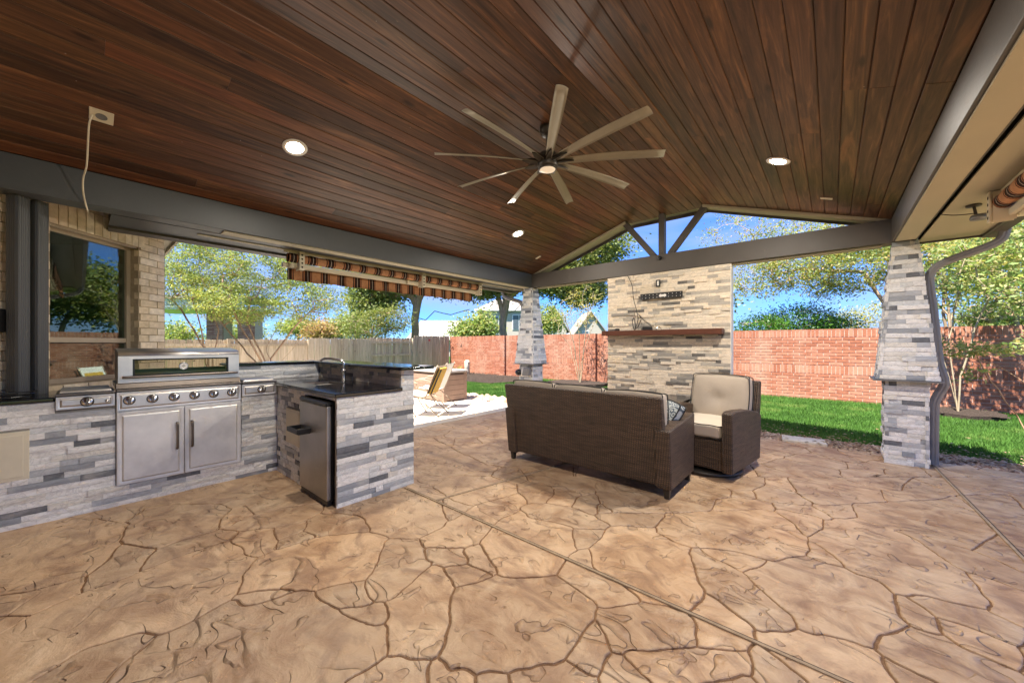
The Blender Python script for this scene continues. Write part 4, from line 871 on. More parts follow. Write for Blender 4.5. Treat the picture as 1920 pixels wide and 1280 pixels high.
# ---------------------------------------------------------------- grill with cabinet
gr = thing('gas_grill', 'stainless steel grill with glass fronted hood, six knobs and two cabinet doors', 'grill')
gx = FX + 0.014; y0, y1 = 0.192, 1.044
part('cabinet_frame', MB().box(FX - 0.3, FX + 0.002, y0, y1, 0.158, 0.895), M['steel'], gr, bev=0.003)
def panel_raised(name, x, ya, yb, za, zb, mat, par, m_=0.03, d=0.010):
    """sheet metal door: flat rim, rolled step and a raised field"""
    V = []; F_ = []; ins = [0, 0.012, m_, m_ + 0.008]; dep = [0, 0.0, -0.004, d * 0.4]; 
    for q in range(4):
        i = ins[q]; V += [(x + dep[q] + 0.012, ya + i, za + i), (x + dep[q] + 0.012, yb - i, za + i), (x + dep[q] + 0.012, yb - i, zb - i), (x + dep[q] + 0.012, ya + i, zb - i)]
    V += [(x, ya, za), (x, yb, za), (x, yb, zb), (x, ya, zb)]
    for q in range(3):
        for k in range(4): F_.append((q * 4 + k, q * 4 + (k + 1) % 4, q * 4 + 4 + (k + 1) % 4, q * 4 + 4 + k))
    F_.append((12, 13, 14, 15))
    for k in range(4): F_.append((16 + k, 16 + (k + 1) % 4, (k + 1) % 4, k))
    return part(name, MB().add(V, F_), mat, par, bev=0.003)
dl = panel_raised('door', gx - .008, y0 + 0.004, 0.613, 0.165, 0.768, M['steel3'], gr)
dr = panel_raised('door', gx - .008, 0.619, y1 - 0.004, 0.165, 0.768, M['steel3'], gr)
for d_, yy_ in ((dl, 0.566), (dr, 0.668)):
    part('handle', MB().tube(curve_pts([(gx + 0.004, yy_, 0.40), (gx + 0.03, yy_, 0.405), (gx + 0.04, yy_, 0.43), (gx + 0.04, yy_, 0.60), (gx + 0.03, yy_, 0.625), (gx + 0.004, yy_, 0.63)]), 0.0095, 10), M['dsteel'], d_, True)
panel_raised('control_panel', gx - 0.008, y0 + 0.002, y1 - 0.002, 0.775, 0.932, M['steel'], gr, 0.022, 0.012)
def knob(par, x, y, z, s=1.0):
    b = part('knob', MB().lathe([(0.033 * s, 0.0), (0.034 * s, 0.004), (0.030 * s, 0.008), (0.028 * s, 0.010), (0, 0.010)], 24, (x, y, z), 'X'), M['chrome'], par, True)
    part('knob_rim', MB().lathe([(0.0375 * s, -0.001), (0.0375 * s, 0.004), (0.034 * s, 0.0045), (0.034 * s, 0.0)], 24, (x, y, z), 'X'), M['black'], b, True)
    part('knob_grip', MB().box(x + 0.0105, x + 0.034 * s, y - 0.0085 * s, y + 0.0085 * s, z - 0.026 * s, z + 0.026 * s), M['dsteel'], b, bev=0.004, seg=3)
for k in range(6): knob(gr, gx + 0.009, y0 + 0.075 + k * 0.1395, 0.862)
part('lip', MB().box(FX - 0.10, FX + 0.03, y0, y1, 0.938, 0.955), M['dsteel'], gr, bev=0.005)
part('drip_rail', MB().hexa([(FX - 0.50, y0, 0.957), (FX - 0.02, y0, 0.957), (FX - 0.02, y1, 0.957), (FX - 0.50, y1, 0.957)], [(FX - 0.50, y0, 1.0), (FX - 0.035, y0, 1.0), (FX - 0.035, y1, 1.0), (FX - 0.50, y1, 1.0)]), M['dsteel'], gr, bev=0.003)
# hood: shell of panels with window and rear slot
hx0, hx1 = FX - 0.50, FX - 0.03; hy0, hy1 = 0.205, 1.035; hz0, hz1 = 1.004, 1.262
part('hood', MB()
  .box(hx1 - .012, hx1, hy0, hy0 + 0.085, hz0, 1.232).box(hx1 - .012, hx1, hy1 - 0.085, hy1, hz0, 1.232)
  .box(hx1 - .012, hx1, hy0 + .0852, hy1 - .0852, hz0, 1.058).box(hx1 - .012, hx1, hy0 + .0852, hy1 - .0852, 1.203, 1.232), M['steel'], gr)
def arc_roof(ya, yb, th=0.004):
    pr = [(hx1, 1.2322), (hx1 - 0.004, 1.248), (hx1 - 0.016, 1.260), (hx1 - 0.034, 1.267), (hx1 - 0.12, 1.276), (hx1 - 0.30, 1.290), (hx0 + 0.04, 1.292), (hx0 + 0.012, 1.284), (hx0, 1.262)]
    n = len(pr); V = [(a, y, b) for y in (ya, yb) for a, b in pr] + [(a - 0.0, y, b - th) for y in (ya, yb) for a, b in pr]; F_ = []
    for i in range(n - 1): F_ += [(i, i + 1, n + i + 1, n + i), (2 * n + i, 3 * n + i, 3 * n + i + 1, 2 * n + i + 1), (i, 2 * n + i, 2 * n + i + 1, i + 1), (n + i, n + i + 1, 3 * n + i + 1, 3 * n + i)]
    F_ += [(0, n, 3 * n, 2 * n), (n - 1, 3 * n - 1, 4 * n - 1, 2 * n - 1)]
    return MB().add(V, F_)
part('hood_roof', arc_roof(hy0, hy1), M['steel'], gr, True)
for ya in (hy0, hy1 - 0.01):
    pr = [(hx1 - .0125, hz0), (hx1 - .0125, 1.250), (hx1 - 0.034, 1.262), (hx1 - 0.12, 1.270), (hx1 - 0.30, 1.284), (hx0 + 0.04, 1.286), (hx0 + .001, 1.262), (hx0 + .001, hz0)]
    mb = MB(); n = len(pr); mb.add([(a, y, b) for y in (ya + .001, ya + 0.009) for a, b in pr], [tuple(range(n)), tuple(range(n, 2 * n))] + [(i, (i + 1) % n, n + (i + 1) % n, n + i) for i in range(n)]); part('hood_cheek', mb, M['dsteel'], gr)
part('hood_back', MB().box(hx0, hx0 + 0.006, hy0 + .011, hy1 - .011, hz0, 1.095).box(hx0, hx0 + 0.006, hy0 + .011, hy1 - .011, 1.182, 1.26), M['dsteel'], gr)
part('window_rim', MB().box(hx1 - .013, hx1 + .001, hy0 + .0852, hy0 + .097, 1.0582, 1.2028).box(hx1 - .013, hx1 + .001, hy1 - .097, hy1 - .0852, 1.0582, 1.2028).box(hx1 - .013, hx1 + .001, hy0 + .0972, hy1 - .0972, 1.0582, 1.068).box(hx1 - .013, hx1 + .001, hy0 + .0972, hy1 - .0972, 1.194, 1.2028), M['black'], gr)
part('window_pane', MB().box(hx1 - .009, hx1 - .006, hy0 + .0975, hy1 - .0975, 1.0685, 1.1935), M['grillglass'], gr)
part('cooking_grate', MB().box(hx0 + 0.02, hx1 - 0.03, hy0 + .02, hy1 - .02, 1.06, 1.068), M['black'], gr)
part('warming_rack', MB().tube([(hx0 + 0.1, hy0 + .02, 1.187), (hx0 + 0.1, hy1 - .02, 1.187)], 0.006, 6).tube([(hx0 + 0.2, hy0 + .02, 1.187), (hx0 + 0.2, hy1 - .02, 1.187)], 0.006, 6), M['black'], gr)
hx = hx1
part('hood_handle', MB().tube(curve_pts([(hx - .001, 0.262, 1.050), (hx + 0.035, 0.263, 1.052), (hx + 0.05, 0.285, 1.053), (hx + 0.05, 0.955, 1.053), (hx + 0.035, 0.977, 1.052), (hx - .001, 0.978, 1.050)]), 0.0115, 12), M['dsteel'], gr, True)
gd = part('temperature_gauge', MB().lathe([(0.0, 0.0), (0.030, 0.0), (0.034, 0.006), (0.034, 0.012), (0.030, 0.016), (0.028, 0.013), (0, 0.013)], 28, (hx + 0.001, 0.616, 1.132), 'X'), M['chrome'], gr, True)
part('gauge_face', MB().lathe([(0.026, 0.0), (0.026, 0.001), (0, 0.001)], 24, (hx + 0.0145, 0.616, 1.132), 'X'), M['white'], gd)
gm = MB()
for a_ in range(4):
    cx_, cz_ = 0.616 + 0.007 * math.cos(a_ * 1.5708), 1.132 + 0.007 * math.sin(a_ * 1.5708); gm.box(hx + 0.0158, hx + 0.0168, cx_ - .003, cx_ + .003, cz_ - .003, cz_ + .003)
part('gauge_mark', gm, M['black'], gd)
rebase(gr, (-4.7, 0.62, 0.158))
# side burners
def side_burner(ya, yb, z0_, kn, label, igniter):
    t = thing('side_burner', label, 'side burner', group='side burners beside the grill')
    panel_raised('control_panel', gx - 0.006, ya, yb, z0_, 0.928, M['steel'], t, 0.022, 0.012)
    knob(t, gx + 0.011, kn, (z0_ + 0.93) / 2)
    if igniter: part('igniter', MB().lathe([(0.012, 0), (0.012, 0.006), (0.008, 0.014), (0, 0.015)], 14, (gx + 0.009, kn + 0.105, (z0_ + 0.93) / 2 - 0.005), 'X'), M['chrome'], t, True)
    part('tray', MB().box(FX - 0.40, FX + 0.028, ya, yb, 0.934, 0.95), M['dsteel'], t, bev=0.004)
    part('lid', MB().hexa([(FX - 0.38, ya + .015, 0.952), (FX - 0.01, ya + .015, 0.952), (FX - 0.01, yb - .015, 0.952), (FX - 0.38, yb - .015, 0.952)], [(FX - 0.37, ya + .022, 0.972), (FX - 0.02, ya + .022, 0.968), (FX - 0.02, yb - .022, 0.968), (FX - 0.37, yb - .022, 0.972)]), M['steel'], t, bev=0.004)
    rebase(t, (-4.6, (ya + yb) / 2, z0_))
side_burner(-0.122, 0.186, 0.828, 0.036, 'stainless side burner with igniter button on the window side of the grill', True)
side_burner(1.048, 1.352, 0.808, 1.215, 'stainless side burner panel in the corner between grill and sink island', False)
# cables on the worktop and black device on the house wall
lp = []
for k in range(26): a_ = k * 0.55; lp.append((-4.60 + 0.10 * math.cos(a_) * (1 + .1 * math.sin(k)) - 0.02, -0.42 + 0.17 * math.sin(a_) + 0.002 * k, 0.937 + 0.0016 * k))
tag(put('cable', MB().tube(curve_pts(lp, 4), 0.005, 6), M['black']), 'coiled black cable lying on the worktop at the foot of the fluted posts', 'cable')
tag(put('cable', MB().tube(curve_pts([(-4.72, -0.62, 1.20), (-4.70, -0.50, 1.24), (-4.69, -0.43, 1.19), (-4.70, -0.40, 1.11), (-4.69, -0.45, 1.05), (-4.68, -0.55, 1.03), (-4.66, -0.52, 0.96), (-4.64, -0.44, 0.937)]), 0.005, 6), M['black']), 'black cable looping off the brick wall above the worktop', 'cable')

# ---------------------------------------------------------------- house with the angled window wall
hs_ = thing('brick_house', 'cream brick house wall with an angled tan framed window beside the grill', 'house')
P0 = Vector((-4.848, -0.402, 0)); du = Vector((-math.sqrt(.5), math.sqrt(.5), 0)); dn = Vector((math.sqrt(.5), math.sqrt(.5), 0))
def wp(s, n_, z): return tuple(P0 + du * s + dn * n_ + Vector((0, 0, z)))
def wbox(mb, s0, s1, n0, n1, z0, z1):
    return mb.hexa([wp(s0, n0, z0), wp(s0, n1, z0), wp(s1, n1, z0), wp(s1, n0, z0)], [wp(s0, n0, z1), wp(s0, n1, z1), wp(s1, n1, z1), wp(s1, n0, z1)])
OS0, OS1, OZ0, OZ1 = 0.335, 1.155, 0.975, 2.372; SE = 1.473; SS = -2.2
wl = MB(); wbox(wl, SS, OS0, -0.22, -0.008, -.05, 2.75); wbox(wl, OS1, SE, -0.22, -0.008, -.05, 2.75); wbox(wl, OS0, OS1, -0.22, -0.008, -.05, OZ0); wbox(wl, OS0, OS1, -0.22, -0.008, OZ1, 2.75)
e = wp(SE, -0.22, 0); wl.box(-11.5, e[0], e[1] - 0.25, e[1] - 0.02, -0.05, 2.75)
s_ = wp(SS, -.22, 0); wl.box(s_[0] - 0.1, s_[0] + 0.1, -3.3, s_[1] + 0.1, -0.05, 2.75).box(s_[0] + .1, 6.5, -3.4, -3.15, -0.05, 2.9)
wall_ = part('wall', wl, M['imortar'], hs_)
BRK = {}
def bricklet(par, s0, s1, z0, z1, n0, n1, vert=False):
    ka = (round(s1 - s0, 3), round(z1 - z0, 3), round(n1 - n0, 3))
    if ka not in BRK:
        a, b, c = ka; BRK[ka] = MB().box(-a / 2, a / 2, -c / 2, c / 2, -b / 2, b / 2).mesh('brick'); BRK[ka].materials.append(M['ibrick'])
    o = bpy.data.objects.new('brick', BRK[ka]); COL.objects.link(o); c = wp((s0 + s1) / 2, (n0 + n1) / 2 + rnd.uniform(-.0015, .0015), (z0 + z1) / 2)
    o.matrix_local = Matrix.Translation(c) @ Matrix.Rotation(R_(135) + rnd.uniform(-.004, .004), 4, 'Z'); o.parent = par
row = 0; z = 0.90
while z < 2.66:
    zt_ = z + 0.068; off = (row % 2) * 0.105
    s = -0.62 - off
    while s < SE - 0.02:
        e_ = min(s + 0.202, SE)
        segs = [(s, e_)]
        hd_ = OZ1 - 0.02 < z < OZ1 + 0.20
        o0, o1 = (OS0 - (0.02 if hd_ else 0), OS1 + (0.02 if hd_ else 0)) if (OZ0 - 0.05 < z < OZ1 + 0.20) else (9, 9)
        if o0 < 5:
            ns_ = []
            for a, b in segs:
                if b <= o0 or a >= o1: ns_.append((a, b))
                else:
                    if a < o0 - .03: ns_.append((a, o0 - .006))
                    if b > o1 + .03: ns_.append((o1 + .006 * 0, b))
            segs = ns_
        for a, b in segs:
            deep = -0.10 if abs(a - o1) < .01 or abs(b - o0 + .006) < .01 else -0.03
            bricklet(wall_, a, b, z, zt_, deep, 0.0)
        s = e_ + 0.009
    z += 0.0765; row += 1
s = OS0 - 0.012
while s < OS1 + 0.0: bricklet(wall_, s, s + 0.066, OZ1 + 0.004, OZ1 + 0.204, -0.10, 0.001); s += 0.0755
wn = part('window', MB(), None, hs_) if False else None
fm = MB(); f_ = 0.045
wbox(fm, OS0 + .002, OS0 + f_, -0.13, -0.085, OZ0 + .002, OZ1 - .002); wbox(fm, OS1 - f_, OS1 - .002, -0.13, -0.085, OZ0 + .002, OZ1 - .002)
wbox(fm, OS0 + f_, OS1 - f_, -0.13, -0.085, OZ0 + .002, OZ0 + f_); wbox(fm, OS0 + f_, OS1 - f_, -0.13, -0.085, OZ1 - f_, OZ1 - .002)
win = part('window', fm, M['tanframe'], hs_)
sm_ = MB(); wbox(sm_, OS0 + f_, OS1 - f_, -0.128, -0.090, 1.345, 1.392); part('sash_rail', sm_, M['tanframe'], win, bev=0.003)
sl = MB(); wbox(sl, OS0 + f_, OS1 - f_, -0.105, -0.092, 1.335, 1.344); part('shadow_gap', sl, M['gap'], win)
for za, zb_ in ((OZ0 + f_, 1.335), (1.392, OZ1 - f_)):
    g_ = MB(); wbox(g_, OS0 + f_, OS1 - f_, -0.110, -0.106, za, zb_); part('pane', g_, M['glass'], win)
hd_ = MB(); wbox(hd_, OS0, OS1, -0.084, -0.02, OZ1 - 0.018, OZ1 - .001); part('head_trim', hd_, M['tanframe'], win)
rm = MB(); wbox(rm, -0.6, 2.0, -2.4, -2.3, -.05, 2.7); wbox(rm, -0.7, -0.6, -2.4, -0.23, -.05, 2.7); wbox(rm, 2.0, 2.1, -2.4, -0.5, -.05, 2.7); wbox(rm, -.7, 2.1, -2.4, -0.23, 2.7, 2.75); part('room', rm, M['room'], hs_)
ev = MB(); ev.box(-11.5, -5.40, -1.0, 0.76, 2.60, 2.62); ev.box(-11.5, -5.40, 0.76, 0.785, 2.57, 2.74); part('eave', ev, M['soffit'], hs_)
rf_ = MB(); rf_.hexa([(-11.5, -6.5, 2.77), (-5.4, -6.5, 2.77), (-5.4, 0.8, 2.77), (-11.5, 0.8, 2.77)], [(-11.5, -3.4, 4.6), (-7.0, -3.4, 4.6), (-7.0, -2.4, 4.6), (-11.5, -2.4, 4.6)]); part('roof', rf_, M['roof'], hs_)
rebase(hs_, (-6.5, -1.0, 0))
# black device on the wall
dv = MB(); wbox(dv, -0.12, 0.035, 0.004, 0.05, 1.42, 1.60); o = part('wall_device', dv, M['black'], bev=0.012, seg=3); tag(o, 'black plastic box with rounded corners fixed to the brick left of the fluted posts', 'wall box')
dv = MB().tube([wp(0.03, 0.03, 1.56), wp(0.05, 0.03, 1.60), wp(0.08, 0.03, 1.63)], 0.006, 6); part('antenna', dv, M['black'], o)

# ---------------------------------------------------------------- soft furniture helpers
def cushion(name, w, d, h, mat, par, mtx, k=10, tuft=False, pip=True, p=7, bulge=0.22):
    """box cushion, w along x, d along y, h along z, centred"""
    V = []; F_ = []; idx = {}
    def key(i, j, l): return (i, j, l)
    def add(i, j, l):
        if (i, j, l) in idx: return idx[(i, j, l)]
        x, y, z_ = 2 * i / k - 1, 2 * j / k - 1, 2 * l / 4 - 1
        cr = 1 - 0.055 * (x * x * y * y)
        th = (1 - bulge) + bulge * (1 - abs(x) ** 3) * (1 - abs(y) ** 3)
        X, Y = x * cr * w / 2, y * cr * d / 2
        if tuft and abs(z_) == 1 and z_ > 0: th -= 0.42 * math.exp(-((x * w / 2) ** 2 + (y * d / 2) ** 2) / 0.0022) + 0.16 * math.exp(-((x * w / 2) ** 2 + (y * d / 2) ** 2) / 0.02)
        Z = z_ * th * h / 2 + 0.003 * math.sin(9 * x + 4 * y) * (abs(z_) == 1)
        V.append((X, Y, Z)); idx[(i, j, l)] = len(V) - 1; return len(V) - 1
    for i in range(k):
        for j in range(k):
            F_.append((add(i, j, 4), add(i + 1, j, 4), add(i + 1, j + 1, 4), add(i, j + 1, 4))); F_.append((add(i, j + 1, 0), add(i + 1, j + 1, 0), add(i + 1, j, 0), add(i, j, 0)))
    for i in range(k):
        for l in range(4):
            F_.append((add(i, 0, l), add(i + 1, 0, l), add(i + 1, 0, l + 1), add(i, 0, l + 1))); F_.append((add(i + 1, k, l), add(i, k, l), add(i, k, l + 1), add(i + 1, k, l + 1)))
            F_.append((add(0, i + 1, l), add(0, i, l), add(0, i, l + 1), add(0, i + 1, l + 1))); F_.append((add(k, i, l), add(k, i + 1, l), add(k, i + 1, l + 1), add(k, i, l + 1)))
    o = put(name, MB().add(V, F_).mesh(name, True), mat, None); o.matrix_local = mtx; o.parent = par
    m_ = o.modifiers.new('soft', 'SUBSURF'); m_.levels = 1; m_.render_levels = 1
    if pip:
        for l in (0, 4):
            ring = [(i, 0) for i in range(k)] + [(k, j) for j in range(k)] + [(i, k) for i in range(k, 0, -1)] + [(0, j) for j in range(k, 0, -1)]
            pts = [Vector(V[idx[(i, j, l)]]) * 1.004 for i, j in ring]; pts = curve_pts(pts + [pts[0]], 2)
            q = put('piping', MB().tube(pts, 0.0055, 6, False).mesh('piping', True), M['piping'], o)
    if tuft: put('button', MB().lathe([(0.0, 0.0), (0.016, 0.0), (0.014, 0.007), (0, 0.009)], 14, (0, 0, h * 0.5 * 0.44)).mesh('button', True), mat, o)
    return o
def TRS(x, y, z, rx=0, ry=0, rz=0): return Matrix.Translation((x, y, z)) @ Matrix.Rotation(rz, 4, 'Z') @ Matrix.Rotation(ry, 4, 'Y') @ Matrix.Rotation(rx, 4, 'X')
# ---------------------------------------------------------------- sofa (back towards the camera)
sf = thing('wicker_sofa', 'long dark brown wicker sofa with beige cushions seen from behind', 'sofa', (-1.945, 3.6, 0))
hw = 0.905
part('back_panel', MB().hexa([(-hw + .03, -0.33, 0.10), (hw - .03, -0.33, 0.10), (hw - .03, -0.25, 0.10), (-hw + .03, -0.25, 0.10)], [(-hw - 0.01, -0.42, 0.875), (hw - 0.05, -0.42, 0.875), (hw - 0.05, -0.34, 0.875), (-hw - 0.01, -0.34, 0.875)]), M['wicker'], sf, bev=0.018, seg=3)
part('seat_base', MB().box(-hw + .12, hw - .12, -0.245, 0.32, 0.10, 0.34), M['wicker'], sf, bev=0.015)
for s_ in (-1, 1):
    xo, xi = s_ * (hw + 0.015), s_ * (hw - 0.12); a, b = min(xo, xi), max(xo, xi)
    part('arm', MB().hexa([(a, -0.345, 0.085), (b, -0.345, 0.085), (b, 0.33, 0.085), (a, 0.33, 0.085)], [(a, -0.405, 0.60), (b, -0.405, 0.60), (b, 0.36, 0.655), (a, 0.36, 0.655)]), M['wicker'], sf, bev=0.02, seg=3)
    for yy_ in (-0.30, 0.29): part('leg', MB().hexa([(s_ * (hw - .035) - .02, yy_ - .02, 0), (s_ * (hw - .035) + .02, yy_ - .02, 0), (s_ * (hw - .035) + .02, yy_ + .02, 0), (s_ * (hw - .035) - .02, yy_ + .02, 0)], [(s_ * (hw - .035) - .028, yy_ - .028, 0.1), (s_ * (hw - .035) + .028, yy_ - .028, 0.1), (s_ * (hw - .035) + .028, yy_ + .028, 0.1), (s_ * (hw - .035) - .028, yy_ + .028, 0.1)]), M['bronze'], sf, bev=0.004)
cw = (2 * hw - 0.24) / 3
for k in range(3):
    cx_ = -hw + 0.12 + cw * (k + 0.5)
    cushion('seat_cushion', cw * .98, 0.60, 0.14, M['seatfab'], sf, TRS(cx_, 0.03, 0.41))
    cw2 = (2 * hw - 0.07) / 3; cx2 = -hw + 0.0 + cw2 * (k + 0.5)
    cushion('back_cushion', cw2 * .99, 0.50, 0.17, M['fabric'], sf, TRS(cx2, -0.235, 0.662 - .008 * k, R_(84), 0, 0))
pl_ = cushion('throw_pillow', 0.38, 0.34, 0.12, M['pattern'], None, Matrix.Identity(4), bulge=0.55)
pl_.matrix_local = TRS(-1.215, 3.72, 0.615, R_(58), 0, R_(-52)); tag(pl_, 'blue and white paisley throw pillow with black piping on the sofa next to its arm', 'pillow')
# ---------------------------------------------------------------- swivel armchair
ac = thing('wicker_armchair', 'dark wicker swivel armchair with tufted beige back cushion beside the sofa', 'armchair', (-1.025, 4.53, 0), R_(-9.5))
A_ = 0.375
part('swivel_base', MB().lathe([(0.0, 0.0), (0.345, 0.0), (0.355, 0.012), (0.355, 0.03), (0.34, 0.042), (0.0, 0.045)], 40, (0.0, -0.09, 0)), M['bronze'], ac, True)
part('pedestal', MB().lathe([(0.12, 0.045), (0.12, 0.085)], 20), M['black'], ac, True)
part('seat_box', MB().box(-A_ + .10, A_ - .10, -0.385, 0.36, 0.075, 0.375), M['wicker'], ac, bev=0.015)
for s_ in (-1, 1):
    xo, xi = s_ * A_, s_ * (A_ - 0.10); a, b = min(xo, xi), max(xo, xi)
    mb = MB(); pr = [(-0.40, 0.07), (0.38, 0.085), (0.42, 0.56), (0.30, 0.605), (0.05, 0.65), (-0.20, 0.672), (-0.36, 0.672), (-0.41, 0.655)]
    n = len(pr); V = [(x, y, z_) for x in (a, b) for y, z_ in pr]; mb.add(V, [tuple(range(n))[::-1], tuple(range(n, 2 * n))] + [(i, (i + 1) % n, n + (i + 1) % n, n + i) for i in range(n)])
    part('arm', mb, M['wicker'], ac, bev=0.018, seg=3)
part('back_panel', MB().hexa([(-A_ + .02, 0.33, 0.10), (A_ - .02, 0.33, 0.10), (A_ - .02, 0.41, 0.10), (-A_ + .02, 0.41, 0.10)], [(-A_ + .02, 0.43, 0.92), (A_ - .02, 0.43, 0.92), (A_ - .02, 0.50, 0.92), (-A_ + .02, 0.50, 0.92)]), M['wicker'], ac, bev=0.02, seg=3)
cushion('seat_cushion', 0.545, 0.66, 0.16, M['seatfab'], ac, TRS(0, -0.075, 0.455))
cushion('back_cushion', 0.62, 0.56, 0.17, M['fabric'], ac, TRS(0, 0.30, 0.70, R_(80), 0, 0), tuft=True, bulge=0.3)
# dark fire table behind the sofa arm
tb = thing('side_table', 'low dark table with black stone top between the sofa arm and armchair', 'table', (-1.75, 4.86, 0))
part('table_top', MB().box(-0.42, 0.42, -0.32, 0.32, 0.62, 0.655), M['granite'], tb, bev=0.006)
part('table_base', MB().box(-0.36, 0.36, -0.26, 0.26, 0.02, 0.617), M['wicker'], tb, bev=0.01)

# ---------------------------------------------------------------- deck furniture
bx = thing('storage_box', 'brown slatted resin deck storage box with pale lid on the pool deck', 'storage box', (-6.69, 5.40, 0))
BL, BD, BH = 2.05, 0.70, 0.665
part('body', MB().box(-BL + .02, -0.02, 0.02, BD - 0.02, 0.0, BH - .004), M['browndk'], bx)
for fx_, fy_ in ((0, 0), (0, BD), (-BL, 0), (-BL, BD)):
    part('corner_post', MB().box(min(fx_, fx_ + (0.085 if fx_ < 0 else -0.085)), max(fx_, fx_ + (0.085 if fx_ < 0 else -0.085)), min(fy_, fy_ + (-0.085 if fy_ > 0 else 0.085)), max(fy_, fy_ + (-0.085 if fy_ > 0 else 0.085)), 0, BH), M['brown'], bx, bev=0.004)
for k in range(5):
    z_ = 0.03 + k * 0.117
    part('slat', MB().box(-0.012, -0.002, 0.0855, BD - 0.0855, z_, z_ + 0.112), M['brown'], bx, bev=0.004)
    part('slat', MB().box(-BL + 0.0855, -0.0855, 0.002, 0.012, z_, z_ + 0.112), M['brown'], bx, bev=0.004)
part('lid', MB().box(-BL - 0.03, 0.03, -0.03, BD + 0.03, BH + .002, BH + 0.055), M['lidgrey'], bx, bev=0.014, seg=3)
def sling_chair(label, x, y, rz, yellow):
    t = thing('sling_chair', label, 'patio chair', (x, y, 0), rz, 'sling chairs on the pool deck')
    # faces -Y locally
    for s_ in (-1, 1):
        X = s_ * 0.26
        part('frame', MB().tube(curve_pts([(X, -0.02, 0.005), (X, -0.28, 0.40), (X * 1.0, -0.22, 0.43), (X, 0.10, 0.37), (X, 0.16, 0.40), (X, 0.38, 0.95)], 4), 0.011, 8), M['framemetal'], t, True)
        part('rear_leg', MB().tube([(X, 0.02, 0.38), (X, 0.42, 0.005)], 0.011, 8), M['framemetal'], t, True)
        part('arm', MB().tube(curve_pts([(X, -0.24, 0.42), (X, -0.30, 0.56), (X, -0.20, 0.63), (X, 0.0, 0.62), (X, 0.20, 0.50)], 5), 0.011, 8), M['framemetal'], t, True)
    def sheet(pts, th, mat, name):
        mb = MB(); V = []; n = len(pts)
        for X in (-0.245, 0.245):
            V += [(X, y_, z_) for y_, z_ in pts] + [(X, y_ + th * .3, z_ - th) for y_, z_ in pts]
        F_ = []
        for i in range(n - 1): F_ += [(i, i + 1, 2 * n + i + 1, 2 * n + i), (n + i + 1, n + i, 3 * n + i, 3 * n + i + 1)]
        F_ += [(0, 2 * n, 3 * n, n), (n - 1, 2 * n - 1, 4 * n - 1, 3 * n - 1)] + [(i, n + i, n + i + 1, i + 1) for i in range(n - 1)] + [(2 * n + i, 2 * n + i + 1, 3 * n + i + 1, 3 * n + i) for i in range(n - 1)]
        return part(name, mb.add(V, F_), mat, t)
    sheet([(-0.25, 0.435), (-0.1, 0.40), (0.05, 0.385), (0.13, 0.39)], 0.006, M['sling'], 'seat')
    sheet([(0.15, 0.41), (0.22, 0.56), (0.30, 0.75), (0.37, 0.93)], 0.006, M['sling'], 'backrest')
    if yellow:
        b = part('cushion', MB().hexa([(-0.22, 0.165, 0.43), (0.22, 0.165, 0.43), (0.22, 0.225, 0.41), (-0.22, 0.225, 0.41)], [(-0.22, 0.36, 0.90), (0.22, 0.36, 0.90), (0.22, 0.42, 0.88), (-0.22, 0.42, 0.88)]), M['yellow'], t, bev=0.02, seg=3)
        part('cushion_edge', MB().tube([(0.225, 0.19, 0.44), (0.225, 0.40, 0.90)], 0.012, 6).tube([(0.225, 0.24, 0.42), (0.225, 0.44, 0.88)], 0.012, 6), M['piping'], b)
    return t
ang = math.atan2(-0.55, -0.84)   # facing
for lb, xx, yy_, ye in (('patio sling chair with a mustard back cushion, nearer to the kitchen bar', -5.83, 4.20, True), ('white sling patio chair behind the chair with the mustard cushion', -6.36, 4.86, False)):
    sling_chair(lb, xx, yy_, ang + R_(90), ye)
up = thing('utility_pedestal', 'pale round topped utility pedestal standing by the brick wall', 'utility pedestal', (-12.33, 11.26, -0.05))
part('body', MB().lathe([(0.0, 0), (0.13, 0), (0.12, 0.45), (0.12, 0.58), (0.10, 0.64), (0.05, 0.67), (0, 0.675)], 20), M['cream'], up, True)
part('tag_plate', MB().box(0.10, 0.124, -0.05, 0.02, 0.50, 0.56), M['greymetal'], up)

# ---------------------------------------------------------------- recessed lights, sensors, socket and fan
def downlight(x, y, label, watts=LAMP_W):
    s_ = slopeL(x) if x < XC1 else slopeR(x); ry = math.atan(1 / 3) * (-1 if x < XC1 else 1)
    t = thing('recessed_light', label, 'ceiling light', (x, y, s_ - 0.001), 0, 'lit recessed ceiling lights'); t.rotation_euler = (0, ry, 0)
    part('trim_ring', MB().lathe([(0.068, -0.004), (0.072, -0.009), (0.098, -0.005), (0.100, 0.0), (0.068, 0.002)], 32), M['white'], t, True)
    part('diffuser', MB().lathe([(0.0, -0.004), (0.0675, -0.004), (0.0675, -0.001)], 32), M['bulb'], t)
    ld = bpy.data.lights.new('lamp', 'AREA'); ld.shape = 'DISK'; ld.size = 0.12; ld.energy = watts; ld.color = (1.0, 0.91, 0.79)
    lo = bpy.data.objects.new('lamp', ld); COL.objects.link(lo); lo.parent = t; lo.location = (0, 0, -0.012)
downlight(-3.635, 1.252, 'lit recessed ceiling light above the kitchen, nearest to the dangling wire', 6.5)
downlight(-0.384, 4.285, 'lit recessed ceiling light on the ceiling slope next to the right beam')
downlight(-3.72, 4.464, 'small looking lit recessed ceiling light near the far left column', 9.0)
downlight(-0.40, 1.25, 'lit recessed ceiling light over the bare patio floor', 10.5)
